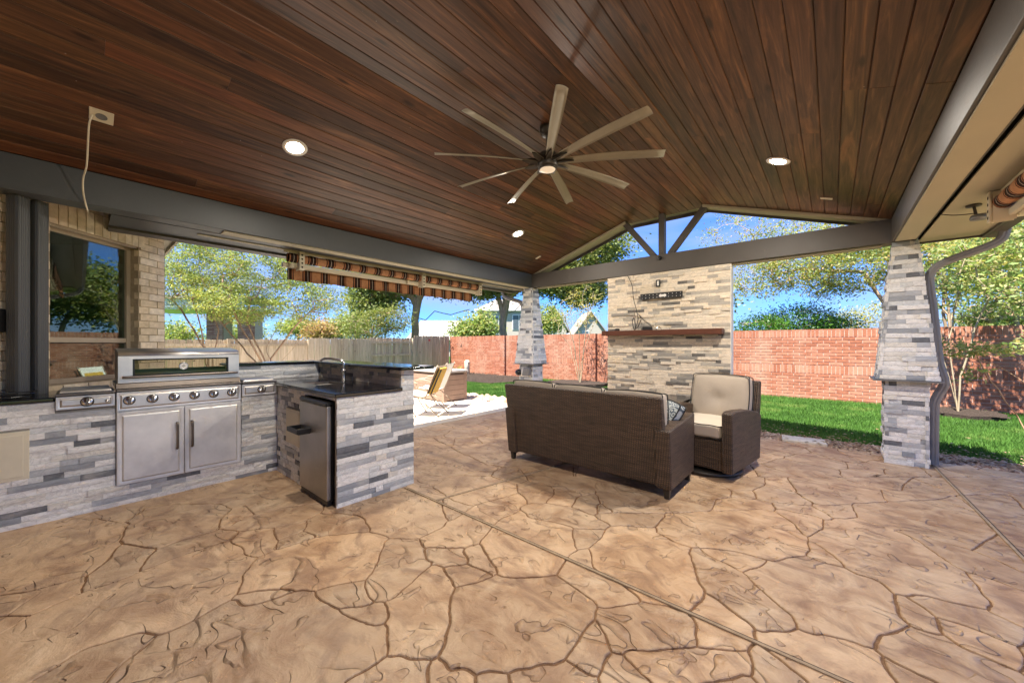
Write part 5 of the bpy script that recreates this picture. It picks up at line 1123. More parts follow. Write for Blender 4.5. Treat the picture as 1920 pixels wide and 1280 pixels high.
for x, y, lb in ((-0.045, 5.36, 'small cream plate on the ceiling near the right end of the gable beam'), (-4.10, 5.50, 'small cream plate on the ceiling near the far left corner')):
    s_ = slopeL(x) if x < XC1 else slopeR(x)
    o = part('sensor_plate', MB().box(-0.055, 0.055, -0.022, 0.022, -0.012, -0.001), M['cream'], bev=0.003, loc=(x, y, s_)); o.rotation_euler = (0, math.atan(1 / 3) * (-1 if x < XC1 else 1), 0); tag(o, lb, 'ceiling plate', 'cream ceiling plates')
o = thing('ceiling_socket', 'cream square socket plate on the dark ceiling with a wire coming out', 'socket', (-3.98, 0.10, slopeL(-3.98) - 0.001)); o.rotation_euler = (0, -math.atan(1 / 3), 0)
part('plate', MB().box(-0.06, 0.06, -0.06, 0.06, -0.008, 0), M['cream'], o, bev=0.003)
part('outlet_face', MB().lathe([(0.03, -0.0085), (0.03, -0.012), (0, -0.012)], 18), M['greymetal'], o)
def at_x(u, v, x):  # camera ray of an image pixel cut with the plane x
    k = x / (FW[0] * 697 + FR[0] * (u - 960)); return (x, (FW[1] * 697 + FR[1] * (u - 960)) * k, 1.33 + (645 - v) * k)
wr = [at_x(u, v, x) for u, v, x in ((190, 212, -3.97), (178, 210, -3.985), (169, 225, -4.0), (166, 245, -4.05), (164, 285, -4.2), (162, 312, -4.3), (156, 335, -4.42), (156, 360, -4.52), (160, 380, -4.60), (165, 397, -4.62))]
tag(put('wire', MB().tube(curve_pts(wr), 0.0055, 6), M['cream']), 'thin cream wire dangling from the ceiling socket down over the left beam', 'wire')
fan = thing('ceiling_fan', 'large nine bladed ceiling fan with dark motor hub and champagne blades', 'ceiling fan', (-2.07, 2.93, 3.41))
part('canopy', MB().lathe([(0.075, 0.0), (0.075, -0.03), (0.06, -0.075), (0.03, -0.085)], 28), M['bronze'], fan, True)
part('downrod', MB().tube([(0, 0, -0.08), (0, 0, -0.27)], 0.014, 12), M['bronze'], fan, True)
part('motor', MB().lathe([(0.03, -0.25), (0.085, -0.26), (0.10, -0.28), (0.10, -0.32), (0.095, -0.345), (0.098, -0.37), (0.09, -0.39)], 32), M['bronze'], fan, True)
part('light_ring', MB().lathe([(0.088, -0.39), (0.086, -0.405), (0.078, -0.407)], 32), M['bronze'], fan, True)
part('light_lens', MB().lathe([(0.078, -0.402), (0.070, -0.411), (0.03, -0.416), (0, -0.417)], 32), M['opal'], fan, True)
def blade_mesh():
    V = []; F_ = []; n = 9
    for i in range(n + 1):
        t_ = i / n; rr = 0.10 + t_ * 0.965; wd = 0.032 + 0.015 * math.sin(math.pi * min(t_ * 1.4, 1) / 2); wd *= (1.0 if i < n else 0.94); zz = 0.012 * math.sin(t_ * 3.1) - 0.014 * t_; tw = R_(-24 + 8 * t_)
        for j in range(5):
            c_ = (j / 4 - 0.5) * 2; cam_ = 0.010 * (1 - c_ * c_)
            V.append((rr, c_ * wd * math.cos(tw), zz + c_ * wd * math.sin(tw) + cam_))
    m_ = len(V); V += [(x, y, z_ + 0.004) for x, y, z_ in V]
    for i in range(n):
        for j in range(4):
            a = i * 5 + j; F_.append((a + 5, a + 6, a + 1, a)); F_.append((m_ + a, m_ + a + 1, m_ + a + 6, m_ + a + 5))
        F_.append((i * 5, m_ + i * 5, m_ + i * 5 + 5, i * 5 + 5)); F_.append((i * 5 + 4, i * 5 + 9, m_ + i * 5 + 9, m_ + i * 5 + 4))
    F_.append((0, 1, 2, 3, 4, m_ + 4, m_ + 3, m_ + 2, m_ + 1, m_)); F_.append(tuple(reversed((n * 5, n * 5 + 1, n * 5 + 2, n * 5 + 3, n * 5 + 4, m_ + n * 5 + 4, m_ + n * 5 + 3, m_ + n * 5 + 2, m_ + n * 5 + 1, m_ + n * 5))))
    return MB().add(V, F_).mesh('blade', True)
bm_ = blade_mesh(); bm_.materials.append(M['blade'])
arm_ = MB().add([(0.085, -0.030, -0.014), (0.085, 0.030, 0.008), (0.19, 0.022, 0.012), (0.25, 0.0, 0.004), (0.19, -0.020, -0.006), (0.085, -0.030, 0.012), (0.085, 0.030, 0.032), (0.19, 0.022, 0.024), (0.25, 0.0, 0.014), (0.19, -0.020, 0.012)], [(0, 1, 2, 3, 4), (9, 8, 7, 6, 5), (0, 5, 6, 1), (1, 6, 7, 2), (2, 7, 8, 3), (3, 8, 9, 4), (4, 9, 5, 0)]).mesh('blade_arm'); arm_.materials.append(M['bronze'])
for k in range(9):
    b = bpy.data.objects.new('blade', bm_); COL.objects.link(b); b.parent = fan; b.location = (0, 0, -0.335); b.rotation_euler = (0, 0, R_(30.5 + 40 * k))
    a = bpy.data.objects.new('blade_arm', arm_); COL.objects.link(a); a.parent = b; a.location = (0.0, 0, -0.012)

# ---------------------------------------------------------------- awnings, flood light, lantern
def awning(label, xroll, s, ya, yb, brk):
    """s = +1 when the outside lies towards +x"""
    t = thing('retractable_awning', label, 'awning', group='striped retractable awnings under the eaves')
    L_ = yb - ya
    n = int(L_ / 0.05); mb = MB(); K = 16; 
    for i in range(n + 1):
        y = ya + 0.06 + (L_ - 0.12) * i / n; f_ = ((y - ya) / 0.225) % 1; rr = 0.052 + 0.006 * math.sin(f_ * math.pi) 
        for k in range(K): a = 2 * math.pi * k / K; mb.v.append((xroll + rr * math.cos(a), y, 2.395 + rr * math.sin(a)))
    for i in range(n):
        for k in range(K): mb.f.append((i * K + k, i * K + (k + 1) % K, (i + 1) * K + (k + 1) % K, (i + 1) * K + k))
    part('fabric_roll', mb, M['stripe'], t, True)
    part('torsion_bar', MB().box(xroll - 0.02, xroll + 0.02, ya + 0.02, yb - 0.02, 2.455, 2.479), M['cream'], t, bev=0.003)
    part('front_bar', MB().box(xroll + s * 0.06, xroll + s * 0.125, ya + 0.03, yb - 0.02, 2.285, 2.345) if s > 0 else MB().box(xroll + s * 0.125, xroll + s * 0.06, ya + 0.03, yb - 0.02, 2.285, 2.345), M['cream'], t, bev=0.008, seg=3)
    for a_, b_, dx in ((ya + 0.12, ya + L_ * 0.5, 0.03), (ya + L_ * 0.52, yb - 0.1, 0.045)):
        part('folding_arm', MB().beam((xroll + s * dx, a_, 2.312), (xroll + s * (dx - 0.01), b_, 2.306), 0.035, 0.05), M['cream'], t, bev=0.008, seg=3)
        part('arm_joint', MB().lathe([(0.0, 0), (0.035, 0), (0.035, 0.055), (0.0, 0.055)], 14, (xroll + s * dx, a_ if dx < .04 else b_, 2.28)), M['cream'], t)
    for y in brk:
        b = part('bracket', MB().box(xroll - 0.055, xroll + 0.055, y - 0.03, y - 0.022, 2.25, 2.476).box(xroll - 0.055, xroll + 0.055, y + 0.022, y + 0.03, 2.25, 2.476).box(xroll - s * 0.066 - 0.006, xroll - s * 0.066 + 0.006, y - 0.03, y + 0.03, 2.25, 2.478), M['cream'], t, bev=0.002)
        hm = MB()
        for q in range(4): hm.lathe([(0.012, 0), (0.012, -0.0015)], 10, (xroll - s * 0.0725, y, 2.285 + q * 0.05), 'X')
        put('bracket_hole', hm, M['gap'], b)
    # scalloped valance in gathers
    mb = MB(); n = int(L_ / 0.028); xv = xroll + s * 0.135
    for i in range(n + 1):
        y = ya + 0.10 + (L_ - 0.24) * i / n; w_ = 0.010 * math.sin(i * 0.9) + 0.006 * math.sin(i * 2.3)
        for q in range(4): zq = 2.315 - q * 0.058; mb.v.append((xv + w_ * (0.3 + q / 3), y, zq + 0.004 * math.sin(i * 0.37)))
    for i in range(n):
        for q in range(3): a = i * 4 + q; mb.f.append((a, a + 1, a + 5, a + 4))
    o = part('valance', mb, M['stripe'], t, True); sm = o.modifiers.new('th', 'SOLIDIFY'); sm.thickness = 0.003
    rebase(t, (xroll, (ya + yb) / 2, 2.47)); return t
awning('striped brown awning rolled up under the left eave above the fence', -5.06, -1, 1.60, 5.02, (1.80, 3.62, 4.90))
awning('striped awning end with cream bracket under the right eave by the downspout', 0.97, 1, -1.0, 4.62, (4.50, 2.0, 0.0))
fl = thing('flood_light', 'small dark flood light hanging on a bracket below the right soffit', 'flood light', (0.89, 4.83, 2.48))
part('mount', MB().lathe([(0.0, 0), (0.045, 0), (0.045, -0.012), (0, -0.014)], 16), M['bronze'], fl, True)
part('bracket', MB().tube([(0.0, 0.01, -0.01), (0.01, 0.01, -0.085)], 0.006, 8).tube([(0.0, -0.02, -0.01), (0.012, -0.02, -0.085)], 0.006, 8), M['bronze'], fl)
part('lamp_head', MB().lathe([(0.0, 0.02), (0.045, 0.015), (0.055, -0.01), (0.05, -0.025), (0, -0.027)], 20, (0.03, 0.0, -0.10)), M['greymetal'], fl, True)
tag(put('wire', MB().tube(curve_pts([(0.72, 4.95, 2.476), (0.78, 4.90, 2.44), (0.84, 4.86, 2.42), (0.90, 4.83, 2.41)]), 0.004, 6), M['bronze']), 'short dark wire running under the right soffit to the flood light', 'wire')
ln = thing('spot_lamp', 'grey boxy lantern and black round lamp on the column behind the sofa', 'outdoor lamp', (-4.73, 5.92, 0.80))
part('lantern_body', MB().hexa([(-0.02, -0.10, -0.10), (0.16, -0.10, -0.10), (0.16, 0.0, -0.10), (-0.02, 0.0, -0.10)], [(0.01, -0.09, 0.06), (0.14, -0.09, 0.06), (0.14, 0.0, 0.06), (0.01, 0.0, 0.06)]), M['greymetal'], ln, bev=0.01)
part('round_lamp', MB().lathe([(0.0, 0.0), (0.065, 0.0), (0.06, -0.05), (0.03, -0.08), (0, -0.085)], 20, (-0.16, -0.02, -0.05), 'Y'), M['black'], ln, True)
part('wall_plate', MB().box(-0.10, 0.0, -0.03, 0.0, -0.09, 0.02), M['white'], ln, bev=0.005)

# ---------------------------------------------------------------- wooden fence
fe = thing('wooden_fence', 'weathered cedar picket fence running behind the pool deck to the brick wall', 'fence', (-14.4, 5.0, 0))
FXX = -14.45; PK = {}
def fence_run(y0, y1, top, side, rails, dx=0.0):
    """side +1: pickets on the near side, -1: rails show"""
    n = round((y1 - y0) / 0.142); 
    for k in range(n):
        h = top + 0.12 + rnd.uniform(-0.012, 0.012); key = k % 5
        if key not in PK:
            w_ = 0.138; mb = MB(); hh = 1.0; mb.hexa([(-.009, -w_ / 2, 0), (.009, -w_ / 2, 0), (.009, w_ / 2, 0), (-.009, w_ / 2, 0)], [(-.009, -w_ / 2 + .0, hh), (.009, -w_ / 2 + .0, hh), (.009, w_ / 2 - .0, hh), (-.009, w_ / 2 - .0, hh)])
            mb = MB(); pr = [(-w_ / 2, 0), (w_ / 2, 0), (w_ / 2, 0.985), (w_ / 2 - 0.03, 1.0), (-w_ / 2 + 0.03, 1.0), (-w_ / 2, 0.985)]; m_ = 6
            mb.add([(x, a, b) for x in (-.009, .009) for a, b in pr], [tuple(range(m_))[::-1], tuple(range(m_, 2 * m_))] + [(i, (i + 1) % m_, m_ + (i + 1) % m_, m_ + i) for i in range(m_)])
            PK[key] = mb.mesh('picket'); PK[key].materials.append(M['fence'])
        o = bpy.data.objects.new('picket', PK[key]); COL.objects.link(o); o.parent = fe
        o.location = (FXX + 14.4 + side * 0.03 + rnd.uniform(-.004, .004), y0 + 0.142 * (k + .5) * (y1 - y0) / (n * 0.142) - 5.0, -0.12); o.scale = (1, 1, h); o.rotation_euler = (rnd.uniform(-.006, .006), 0, rnd.uniform(-.02, .02))
    for zr in rails:
        part('rail', MB().beam((FXX + 14.4, y0 - 5.0, zr), (FXX + 14.4, y1 - 5.0, zr + 0.01), 0.04, 0.088), M['fence'], fe)
fence_run(0.75, 3.05, 1.47, -1, (0.35, 1.30)); fence_run(3.08, 5.43, 1.49, -1, (0.35, 1.30)); fence_run(5.46, 7.78, 1.55, 1, (0.35, 1.3)); fence_run(7.82, 9.86, 1.60, -1, (0.40, 0.86, 1.40)); fence_run(9.92, 11.95, 1.71, 1, (0.4, 1.3)); fence_run(-6.0, 0.72, 1.47, -1, (0.35, 1.3))
for y in (5.445, 7.80, 9.89, 3.065, 0.735): part('post', MB().box(FXX + 14.4 - .045, FXX + 14.4 + .045, y - 5 - .045, y - 5 + .045, -0.12, 1.5 + (y > 8) * .1), M['fence'], fe)
part('marker', MB().lathe([(0, 0), (0.055, 0), (0.055, 0.004), (0, 0.004)], 14, (FXX + 14.4 + 0.045, 10.75 - 5, 1.52), 'X'), simple('red_marker', (0.55, 0.06, 0.05), 0.5), fe)

# ---------------------------------------------------------------- garden wall of red brick
gw = thing('garden_wall', 'long red brick garden wall with a soldier course and shallow piers behind the lawn', 'garden wall', (-3.0, 12.1, 0))
GX0, GX1, GY, GZ = -14.4, 9.0, 12.0, -0.09
core = MB().box(GX0 + 3, GX1 + 3, 0.0 - 0.1 + 0.013, 0.12, GZ, 1.692)
piers = ((-11.4, -10.68), (-6.74, -6.35), (-2.85, -2.4), (5.6, 6.2))
for a, b in piers: core.box(a + 3 + .01, b + 3 - .01, -0.1 - 0.09, -0.1 + .012, GZ, 1.692)
wc = part('wall_core', core, M['mortar'], gw)
BL_ = []
def course(z0, z1, sold, off):
    st = 0.0785 if sold else 0.236; wd = 0.069 if sold else 0.226
    def fill(xa, xb, y, o_):
        x = xa - o_
        while x < xb - 0.02:
            a, b = max(x, xa), min(x + wd, xb)
            if b - a > 0.02: BL_.append((a, b, y, z0, z1))
            x += st
    cuts = [GX0] + [v for p_ in piers for v in p_] + [GX1]
    for i in range(len(cuts) - 1):
        pier = i % 2 == 1; fill(cuts[i], cuts[i + 1], GY - (0.1 if pier else 0.0), off if not pier else (off * 0.5))
        if pier:
            for xs in (cuts[i], cuts[i + 1]): BL_.append((xs - 0.004, xs + 0.004, GY - 0.05, z0, z1, 1))
z = GZ; k = 0
while z < 1.69:
    sold = (0.58 < z < 0.62) or z > 1.46
    h = (1.70 - z if z > 1.46 else 0.205) if sold else 0.0655
    course(z, z + h - 0.0 if sold else z + h, sold, (k % 2) * 0.118); z += h + 0.0115; k += 1
def bscore(b):
    x = (b[0] + b[1]) / 2 - 0.0; d = x * FW[0] + b[2] * FW[1]; l_ = x * FR[0] + b[2] * FR[1]; u = 960 + 697 * l_ / d; vis = 1370 < u < 1650 or 1755 < u < 1925
    return (0 if vis and len(b) == 5 and b[3] > -0.05 else 1, -x)
BL_.sort(key=bscore); BM = {}
for b in BL_[:300]:
    w_ = round(b[1] - b[0], 3); h_ = round(b[4] - b[3], 3)
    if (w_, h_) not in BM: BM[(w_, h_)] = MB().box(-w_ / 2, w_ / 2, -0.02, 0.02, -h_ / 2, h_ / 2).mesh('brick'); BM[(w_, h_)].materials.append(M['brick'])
    o = bpy.data.objects.new('brick', BM[(w_, h_)]); COL.objects.link(o); o.location = ((b[0] + b[1]) / 2 + 3, b[2] - 12.1 + .02 + rnd.uniform(-.002, .002), (b[3] + b[4]) / 2); o.parent = gw
mb = MB()
for b in BL_[300:]:
    j = rnd.uniform(-.002, .002)
    if len(b) == 5: mb.box(b[0] + 3, b[1] + 3, b[2] - 12.1 + j, b[2] - 12.1 + .04, b[3], b[4])
    else: mb.box(b[0] + 3, b[1] + 3, -0.2 + .012, -0.1 + .0, b[3], b[4])
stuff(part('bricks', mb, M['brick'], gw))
part('coping_mortar', MB().box(GX0 + 3, GX1 + 3, -0.098, 0.11, 1.693, 1.700), M['mortar'], gw)


def leaf_mesh(name, centers, size, rs, aspect=0.45, droop=0.2):
    n = len(centers); c = np.asarray(centers); d = rs.normal(0, 1, (n, 3)); d[:, 2] = d[:, 2] * 0.6 - droop; d /= np.linalg.norm(d, axis=1)[:, None]
    q = rs.normal(0, 1, (n, 3)); s_ = np.cross(d, q); s_ /= np.linalg.norm(s_, axis=1)[:, None]; nn = np.cross(d, s_)
    L_ = (size * rs.uniform(0.6, 1.35, n))[:, None]; W_ = L_ * aspect * 0.5
    V = np.stack([c, c + d * L_ * 0.45 + s_ * W_ + nn * L_ * 0.06, c + d * L_, c + d * L_ * 0.45 - s_ * W_ + nn * L_ * 0.06], 1).reshape(-1, 3)
    return npmesh(name, V, np.arange(n * 4).reshape(-1, 4))
def tree(name, label, cat, base, trunks, blobs, lsize, nleaf, leafmat, barkmat, seed, r0=0.012, rpow=0.48, clump=0.32, per=26, group=None, aspect=0.45, flat=0.5, step=0.35, sag=0.0, bare=0.0, crown='crown'):
    rs = np.random.RandomState(seed); rr = random.Random(seed); t = thing(name, label, cat, base, 0, group)
    nodes = [Vector((0, 0, 0))]; par = [-1]; tips = []; allow = []
    for tr in trunks:
        prev = 0
        for p in tr:
            a = nodes[prev]; b = Vector(p); m_ = max(1, int((b - a).length / step))
            for q in range(1, m_ + 1):
                v = a.lerp(b, q / m_) + Vector((rr.gauss(0, 1), rr.gauss(0, 1), rr.gauss(0, .5))) * step * 0.06 * (q < m_); nodes.append(v); par.append(prev); prev = len(nodes) - 1
    start = len(nodes); cents = []
    tot = sum(b[6] for b in blobs)
    for (cx, cy, cz, rx, ry, rz, wt) in blobs:
        k = max(1, int(nleaf * wt / tot / per))
        for _ in range(k):
            v = rs.normal(0, 1, 3); v /= np.linalg.norm(v); v *= rs.uniform(0.25, 1.0) ** 0.45
            cents.append((cx + v[0] * rx, cy + v[1] * ry, cz + v[2] * rz))
    NA = np.array([tuple(n_) for n_ in nodes]); cents.sort(key=lambda c: float(np.min(np.sum((NA - np.array(c)) ** 2, 1))))
    buf = np.zeros((len(nodes) + len(cents) * 14, 3)); buf[:len(nodes)] = NA; cnt = len(nodes)
    lo = 1 if not trunks else 1
    stride = 3 if len(cents) > 500 else 1
    for ci, c in enumerate(cents):
        if ci % stride: continue
        d = buf[1:cnt] - np.array(c); dist = np.sqrt((d ** 2).sum(1)) + np.maximum(0, d[:, 2]) * 1.1; j = int(dist.argmin()) + 1
        a = Vector(buf[j]); b = Vector(c); L_ = (b - a).length
        if L_ < 0.06: continue
        m_ = min(12, max(1, int(L_ / step))); prev = j; arch = Vector((0, 0, 0.16 * L_ - sag * L_))
        for q in range(1, m_ + 1):
            t_ = q / m_; v = a.lerp(b, t_) + arch * math.sin(math.pi * t_) + Vector((rr.gauss(0, 1), rr.gauss(0, 1), rr.gauss(0, 1))) * step * 0.10 * (q < m_)
            buf[cnt] = v; nodes.append(v); par.append(prev); prev = cnt; cnt += 1
    W_ = [0.0] * cnt; ch = [0] * cnt
    for i in range(cnt - 1, 0, -1):
        if W_[i] == 0: W_[i] = 1.0
        W_[par[i]] += W_[i]; ch[par[i]] += 1
    V = []; F_ = []; 
    rad = [r0 * (max(x, 1)) ** rpow for x in W_]
    for i in range(1, cnt):
        p = par[i]; a, b = nodes[p], nodes[i]; d = b - a
        if d.length < 1e-4: continue
        d.normalize(); u = d.cross(Vector((0.3, 0.2, 1))).normalized() if abs(d.z) < 0.97 else d.cross(Vector((1, 0, 0))).normalized(); v = d.cross(u); K = 7 if rad[i] > 0.04 else (5 if rad[i] > r0 * 1.6 else 3); ra = min(rad[p], rad[i] * 1.22) if p else rad[i] * 1.25; rb = rad[i]; o = len(V)
        for (c, rr_) in ((a, ra), (b + d * rb * 0.3, rb)):
            for k in range(K): th = 6.2832 * k / K; V.append(tuple(c + (u * math.cos(th) + v * math.sin(th)) * rr_))
        for k in range(K): F_.append((o + k, o + (k + 1) % K, o + K + (k + 1) % K, o + K + k))
    put('trunk', MB().add(V, F_).mesh('trunk', True), barkmat, t)
    cs = np.array(cents); n = len(cs) * per; cc = np.repeat(cs, per, 0); e = rs.normal(0, 1, (n, 3)) * [clump, clump, clump * flat]
    sc_ = np.repeat(rs.uniform(0.5, 1.25, len(cs)), per)[:, None]; P = cc + e * sc_
    o = put(crown, leaf_mesh(crown, P, lsize, rs, aspect), leafmat, t)
    return t
def G(u, v, k): # point on an image pixel's camera ray at range k
    return Vector(((FW[0] * 697 + FR[0] * (u - 960)) * k, (FW[1] * 697 + FR[1] * (u - 960)) * k, 1.33 + (645 - v) * k))
def blob(base, u, v, k, ru, rv, rd, wt): c = G(u, v, k) - Vector(base); s = k; return (c.x, c.y, c.z, ru * s, rd, rv * s, wt)
def TR(base, pts): return [tuple(G(u, v, k) - Vector(base)) for u, v, k in pts]
# crape myrtles in front of the fence (left)
B = G(505, 700, 0.0128); B.z = -0.05
tree('crape_myrtle', 'large multi stemmed crape myrtle with pale green leaves behind the bar counter', 'tree', B,
     [TR(B, [(498, 680, .0128), (478, 640, .0127), (462, 600, .0125), (470, 560, .012)]), TR(B, [(508, 672, .0128), (540, 630, .0128), (565, 600, .0125)]), TR(B, [(490, 690, .0128), (455, 650, .013), (420, 610, .013)]),
      TR(B, [(512, 685, .0128), (500, 650, .0135), (530, 600, .014)]), TR(B, [(500, 690, .0128), (480, 660, .0122), (445, 600, .012), (430, 560, .0118)]), TR(B, [(515, 690, .0128), (560, 640, .0125), (580, 610, .0122)])],
     [blob(B, 450, 570, .0125, 75, 38, 0.9, 3.0), blob(B, 400, 500, .0128, 75, 45, 1.0, 2.2), blob(B, 490, 500, .0125, 75, 45, 1.0, 2.3), blob(B, 560, 560, .0125, 55, 48, 0.8, 1.8), blob(B, 580, 500, .013, 70, 35, 1.0, 1.4), blob(B, 430, 430, .0125, 120, 35, 1.0, 1.5), blob(B, 605, 560, .0125, 50, 25, 0.5, 0.5)],
     0.050, 38000, M['leaf1'], M['bark2'], 21, 0.0046, 0.42, 0.11, 30, 'crape myrtles in the garden', 0.42, 0.42, 0.25)
B = G(395, 690, 0.0128); B.z = -0.05
tree('crape_myrtle', 'crape myrtle standing closest to the brick house corner, seen above the grill', 'tree', B,
     [TR(B, [(390, 660, .0128), (365, 620, .0128), (340, 580, .0128), (320, 560, .0128)]), TR(B, [(398, 670, .0128), (410, 620, .0125), (395, 560, .0122)]), TR(B, [(385, 680, .0128), (378, 620, .0122), (360, 560, .012)])],
     [blob(B, 345, 545, .0128, 45, 35, 0.8, 1.5), blob(B, 340, 480, .0128, 55, 40, 0.9, 1.8), blob(B, 400, 540, .0125, 40, 30, 0.7, 1.2), blob(B, 370, 440, .0128, 60, 30, 0.8, 1.0), blob(B, 290, 520, .0128, 40, 50, 0.8, 0.8)],
     0.050, 16000, M['leaf1'], M['bark2'], 22, 0.0046, 0.43, 0.11, 30, 'crape myrtles in the garden', 0.42, 0.42, 0.25)
# live oaks behind the fence and wall
B = G(778, 640, 0.0285); B.z = -0.09
tree('live_oak', 'spreading live oak whose crooked trunk rises behind the wooden fence', 'tree', B,
     [TR(B, [(778, 600, .0285), (781, 572, .0285), (765, 540, .0285), (735, 515, .028)]), TR(B, [(778, 600, .0285), (785, 560, .0285), (800, 520, .028), (840, 500, .028)]), TR(B, [(780, 595, .0285), (798, 600, .0285), (815, 583, .0285), (845, 590, .028), (880, 580, .0275)])],
     [blob(B, 720, 530, .0285, 60, 30, 1.8, 3), blob(B, 700, 565, .0285, 45, 25, 1.5, 1.6), blob(B, 790, 500, .028, 70, 32, 2.0, 3), blob(B, 850, 520, .0275, 60, 30, 1.8, 2.6), blob(B, 760, 450, .0285, 90, 40, 2.2, 2.2), blob(B, 880, 480, .027, 60, 40, 1.6, 1.8)],
     0.16, 42000, M['leaf2'], M['bark'], 31, 0.024, 0.46, 0.34, 26, 'live oaks beyond the garden', 0.5, 0.6, 0.5)
B = G(945, 640, 0.0285); B.z = -0.09
tree('live_oak', 'live oak with a thick straight trunk rising behind the brick wall beside the column', 'tree', B,
     [TR(B, [(943, 600, .0285), (938, 570, .0285), (930, 540, .0285), (900, 520, .028)]), TR(B, [(943, 600, .0285), (950, 560, .0285), (985, 530, .028), (1050, 525, .027)]), TR(B, [(945, 590, .0285), (965, 583, .0285), (985, 560, .0285)])],
     [blob(B, 900, 530, .028, 45, 28, 1.5, 2), blob(B, 950, 520, .0285, 55, 30, 1.6, 2.4), blob(B, 1040, 525, .027, 70, 24, 1.5, 3), blob(B, 1090, 545, .0265, 45, 28, 1.2, 2.0), blob(B, 1000, 470, .028, 90, 40, 2.0, 3), blob(B, 1100, 480, .0265, 60, 40, 1.6, 2.2), blob(B, 1135, 450, .026, 45, 40, 1.4, 1.2)],
     0.16, 44000, M['leaf2'], M['bark'], 32, 0.021, 0.46, 0.34, 26, 'live oaks beyond the garden', 0.5, 0.6, 0.5)
B = G(700, 640, 0.0255); B.z = -0.09
tree('garden_shrub', 'dense rounded green shrub showing above the middle of the wooden fence', 'shrub', B, [TR(B, [(700, 610, .0255)])], [blob(B, 690, 612, .0255, 48, 30, 1.0, 3), blob(B, 735, 600, .0255, 35, 26, 0.9, 2)], 0.10, 8000, M['leaf2'], M['bark'], 33, 0.01, 0.4, 0.26, 26, None, 0.4, 0.8, 0.4)
# slender bare crape myrtle in the mulch bed
B = G(1088, 718, 0.0178); B.z = 0.0
tree('young_crape_myrtle', 'thin multi stemmed young crape myrtle with few yellow leaves in a mulch bed', 'tree', B,
     [TR(B, [(1083, 690, .0178), (1075, 640, .0178), (1060, 600, .0178), (1050, 570, .0178)]), TR(B, [(1087, 680, .0178), (1086, 630, .0176), (1080, 590, .0176)]), TR(B, [(1092, 690, .0178), (1096, 640, .0176), (1100, 595, .0176), (1104, 570, .0176)]), TR(B, [(1090, 680, .0178), (1108, 620, .018), (1125, 590, .018)]), TR(B, [(1081, 700, .0178), (1070, 650, .0182), (1046, 622, .0182)])],
     [blob(B, 1085, 590, .0178, 40, 26, 0.7, 2), blob(B, 1100, 560, .0176, 45, 25, 0.7, 1.5), blob(B, 1055, 600, .018, 28, 20, 0.5, 0.8)],
     0.055, 1100, M['leafy'], M['bark3'], 34, 0.0048, 0.42, 0.13, 9, 'crape myrtles in the garden', 0.45, 0.7, 0.3)
# large autumn tinted tree right behind the brick wall
B = G(1782, 640, 0.0128); B.z = -0.09
tree('autumn_tree', 'broad tree with yellowing leaves and orange tips reaching over the brick wall', 'tree', B,
     [TR(B, [(1782, 610, .0128), (1778, 570, .0128), (1770, 530, .013), (1740, 480, .0135)]), TR(B, [(1782, 600, .0128), (1800, 550, .013), (1840, 500, .013)]), TR(B, [(1778, 590, .0128), (1735, 545, .0132), (1690, 540, .014), (1620, 510, .0145)]), TR(B, [(1770, 540, .013), (1700, 470, .014), (1600, 430, .015)]), TR(B, [(1620, 510, .0145), (1500, 505, .0155), (1420, 520, .016)])],
     [blob(B, 1600, 500, .0145, 80, 42, 1.0, 3), blob(B, 1500, 500, .0155, 80, 42, 1.0, 2.4), blob(B, 1425, 520, .016, 55, 40, 0.9, 1.2), blob(B, 1640, 460, .0145, 80, 26, 1.0, 2.2), blob(B, 1540, 440, .0155, 120, 34, 1.1, 1.4), blob(B, 1400, 430, .0165, 90, 40, 1.0, 0.9), blob(B, 1740, 480, .0135, 60, 40, 0.9, 2.2), blob(B, 1840, 470, .013, 70, 40, 1.0, 2.6), blob(B, 1790, 530, .013, 50, 22, 0.6, 1.2), blob(B, 1560, 545, .015, 40, 14, 0.5, 0.6)],
     0.064, 42000, M['leaf3'], M['bark'], 41, 0.0062, 0.46, 0.14, 30, 'trees behind the brick wall', 0.5, 0.7, 0.3, 0.04)
B = G(1960, 640, 0.0145); B.z = -0.09
tree('leaning_oak', 'dark heavy limbed oak reaching in from the right above the brick wall', 'tree', B,
     [TR(B, [(1950, 610, .0145), (1900, 590, .0142), (1850, 600, .014), (1810, 592, .014)]), TR(B, [(1950, 605, .0145), (1900, 560, .0145), (1880, 530, .0145), (1850, 500, .015)]), TR(B, [(1950, 600, .0145), (1930, 550, .015), (1900, 500, .015)]), TR(B, [(1900, 590, .0142), (1870, 560, .0142), (1850, 540, .014)])],
     [blob(B, 1870, 500, .015, 60, 30, 0.8, 2), blob(B, 1900, 540, .0145, 60, 40, 0.8, 1.5), blob(B, 1850, 590, .0145, 50, 20, 0.6, 1.0), blob(B, 1910, 440, .015, 60, 30, 0.8, 1.5)],
     0.085, 9000, M['leaf5'], M['bark'], 42, 0.016, 0.44, 0.2, 18, 'trees behind the brick wall', 0.5, 0.5, 0.3)
B = G(1500, 640, 0.0158); B.z = -0.09
tree('holly_bush', 'dense dark green holly hedge bush showing over the brick wall', 'bush', B, [TR(B, [(1500, 600, .0158)]), TR(B, [(1440, 605, .0158)]), TR(B, [(1550, 605, .0158)])],
     [blob(B, 1500, 605, .0158, 62, 32, 0.7, 3.5), blob(B, 1425, 615, .0158, 50, 22, 0.7, 2.2), blob(B, 1560, 612, .0158, 45, 18, 0.6, 1.6), blob(B, 1480, 640, .0158, 120, 20, 0.8, 3)], 0.06, 20000, M['leaf4'], M['bark'], 43, 0.006, 0.4, 0.15, 24, None, 0.5, 0.8, 0.3)
B = G(1610, 640, 0.022); B.z = -0.09
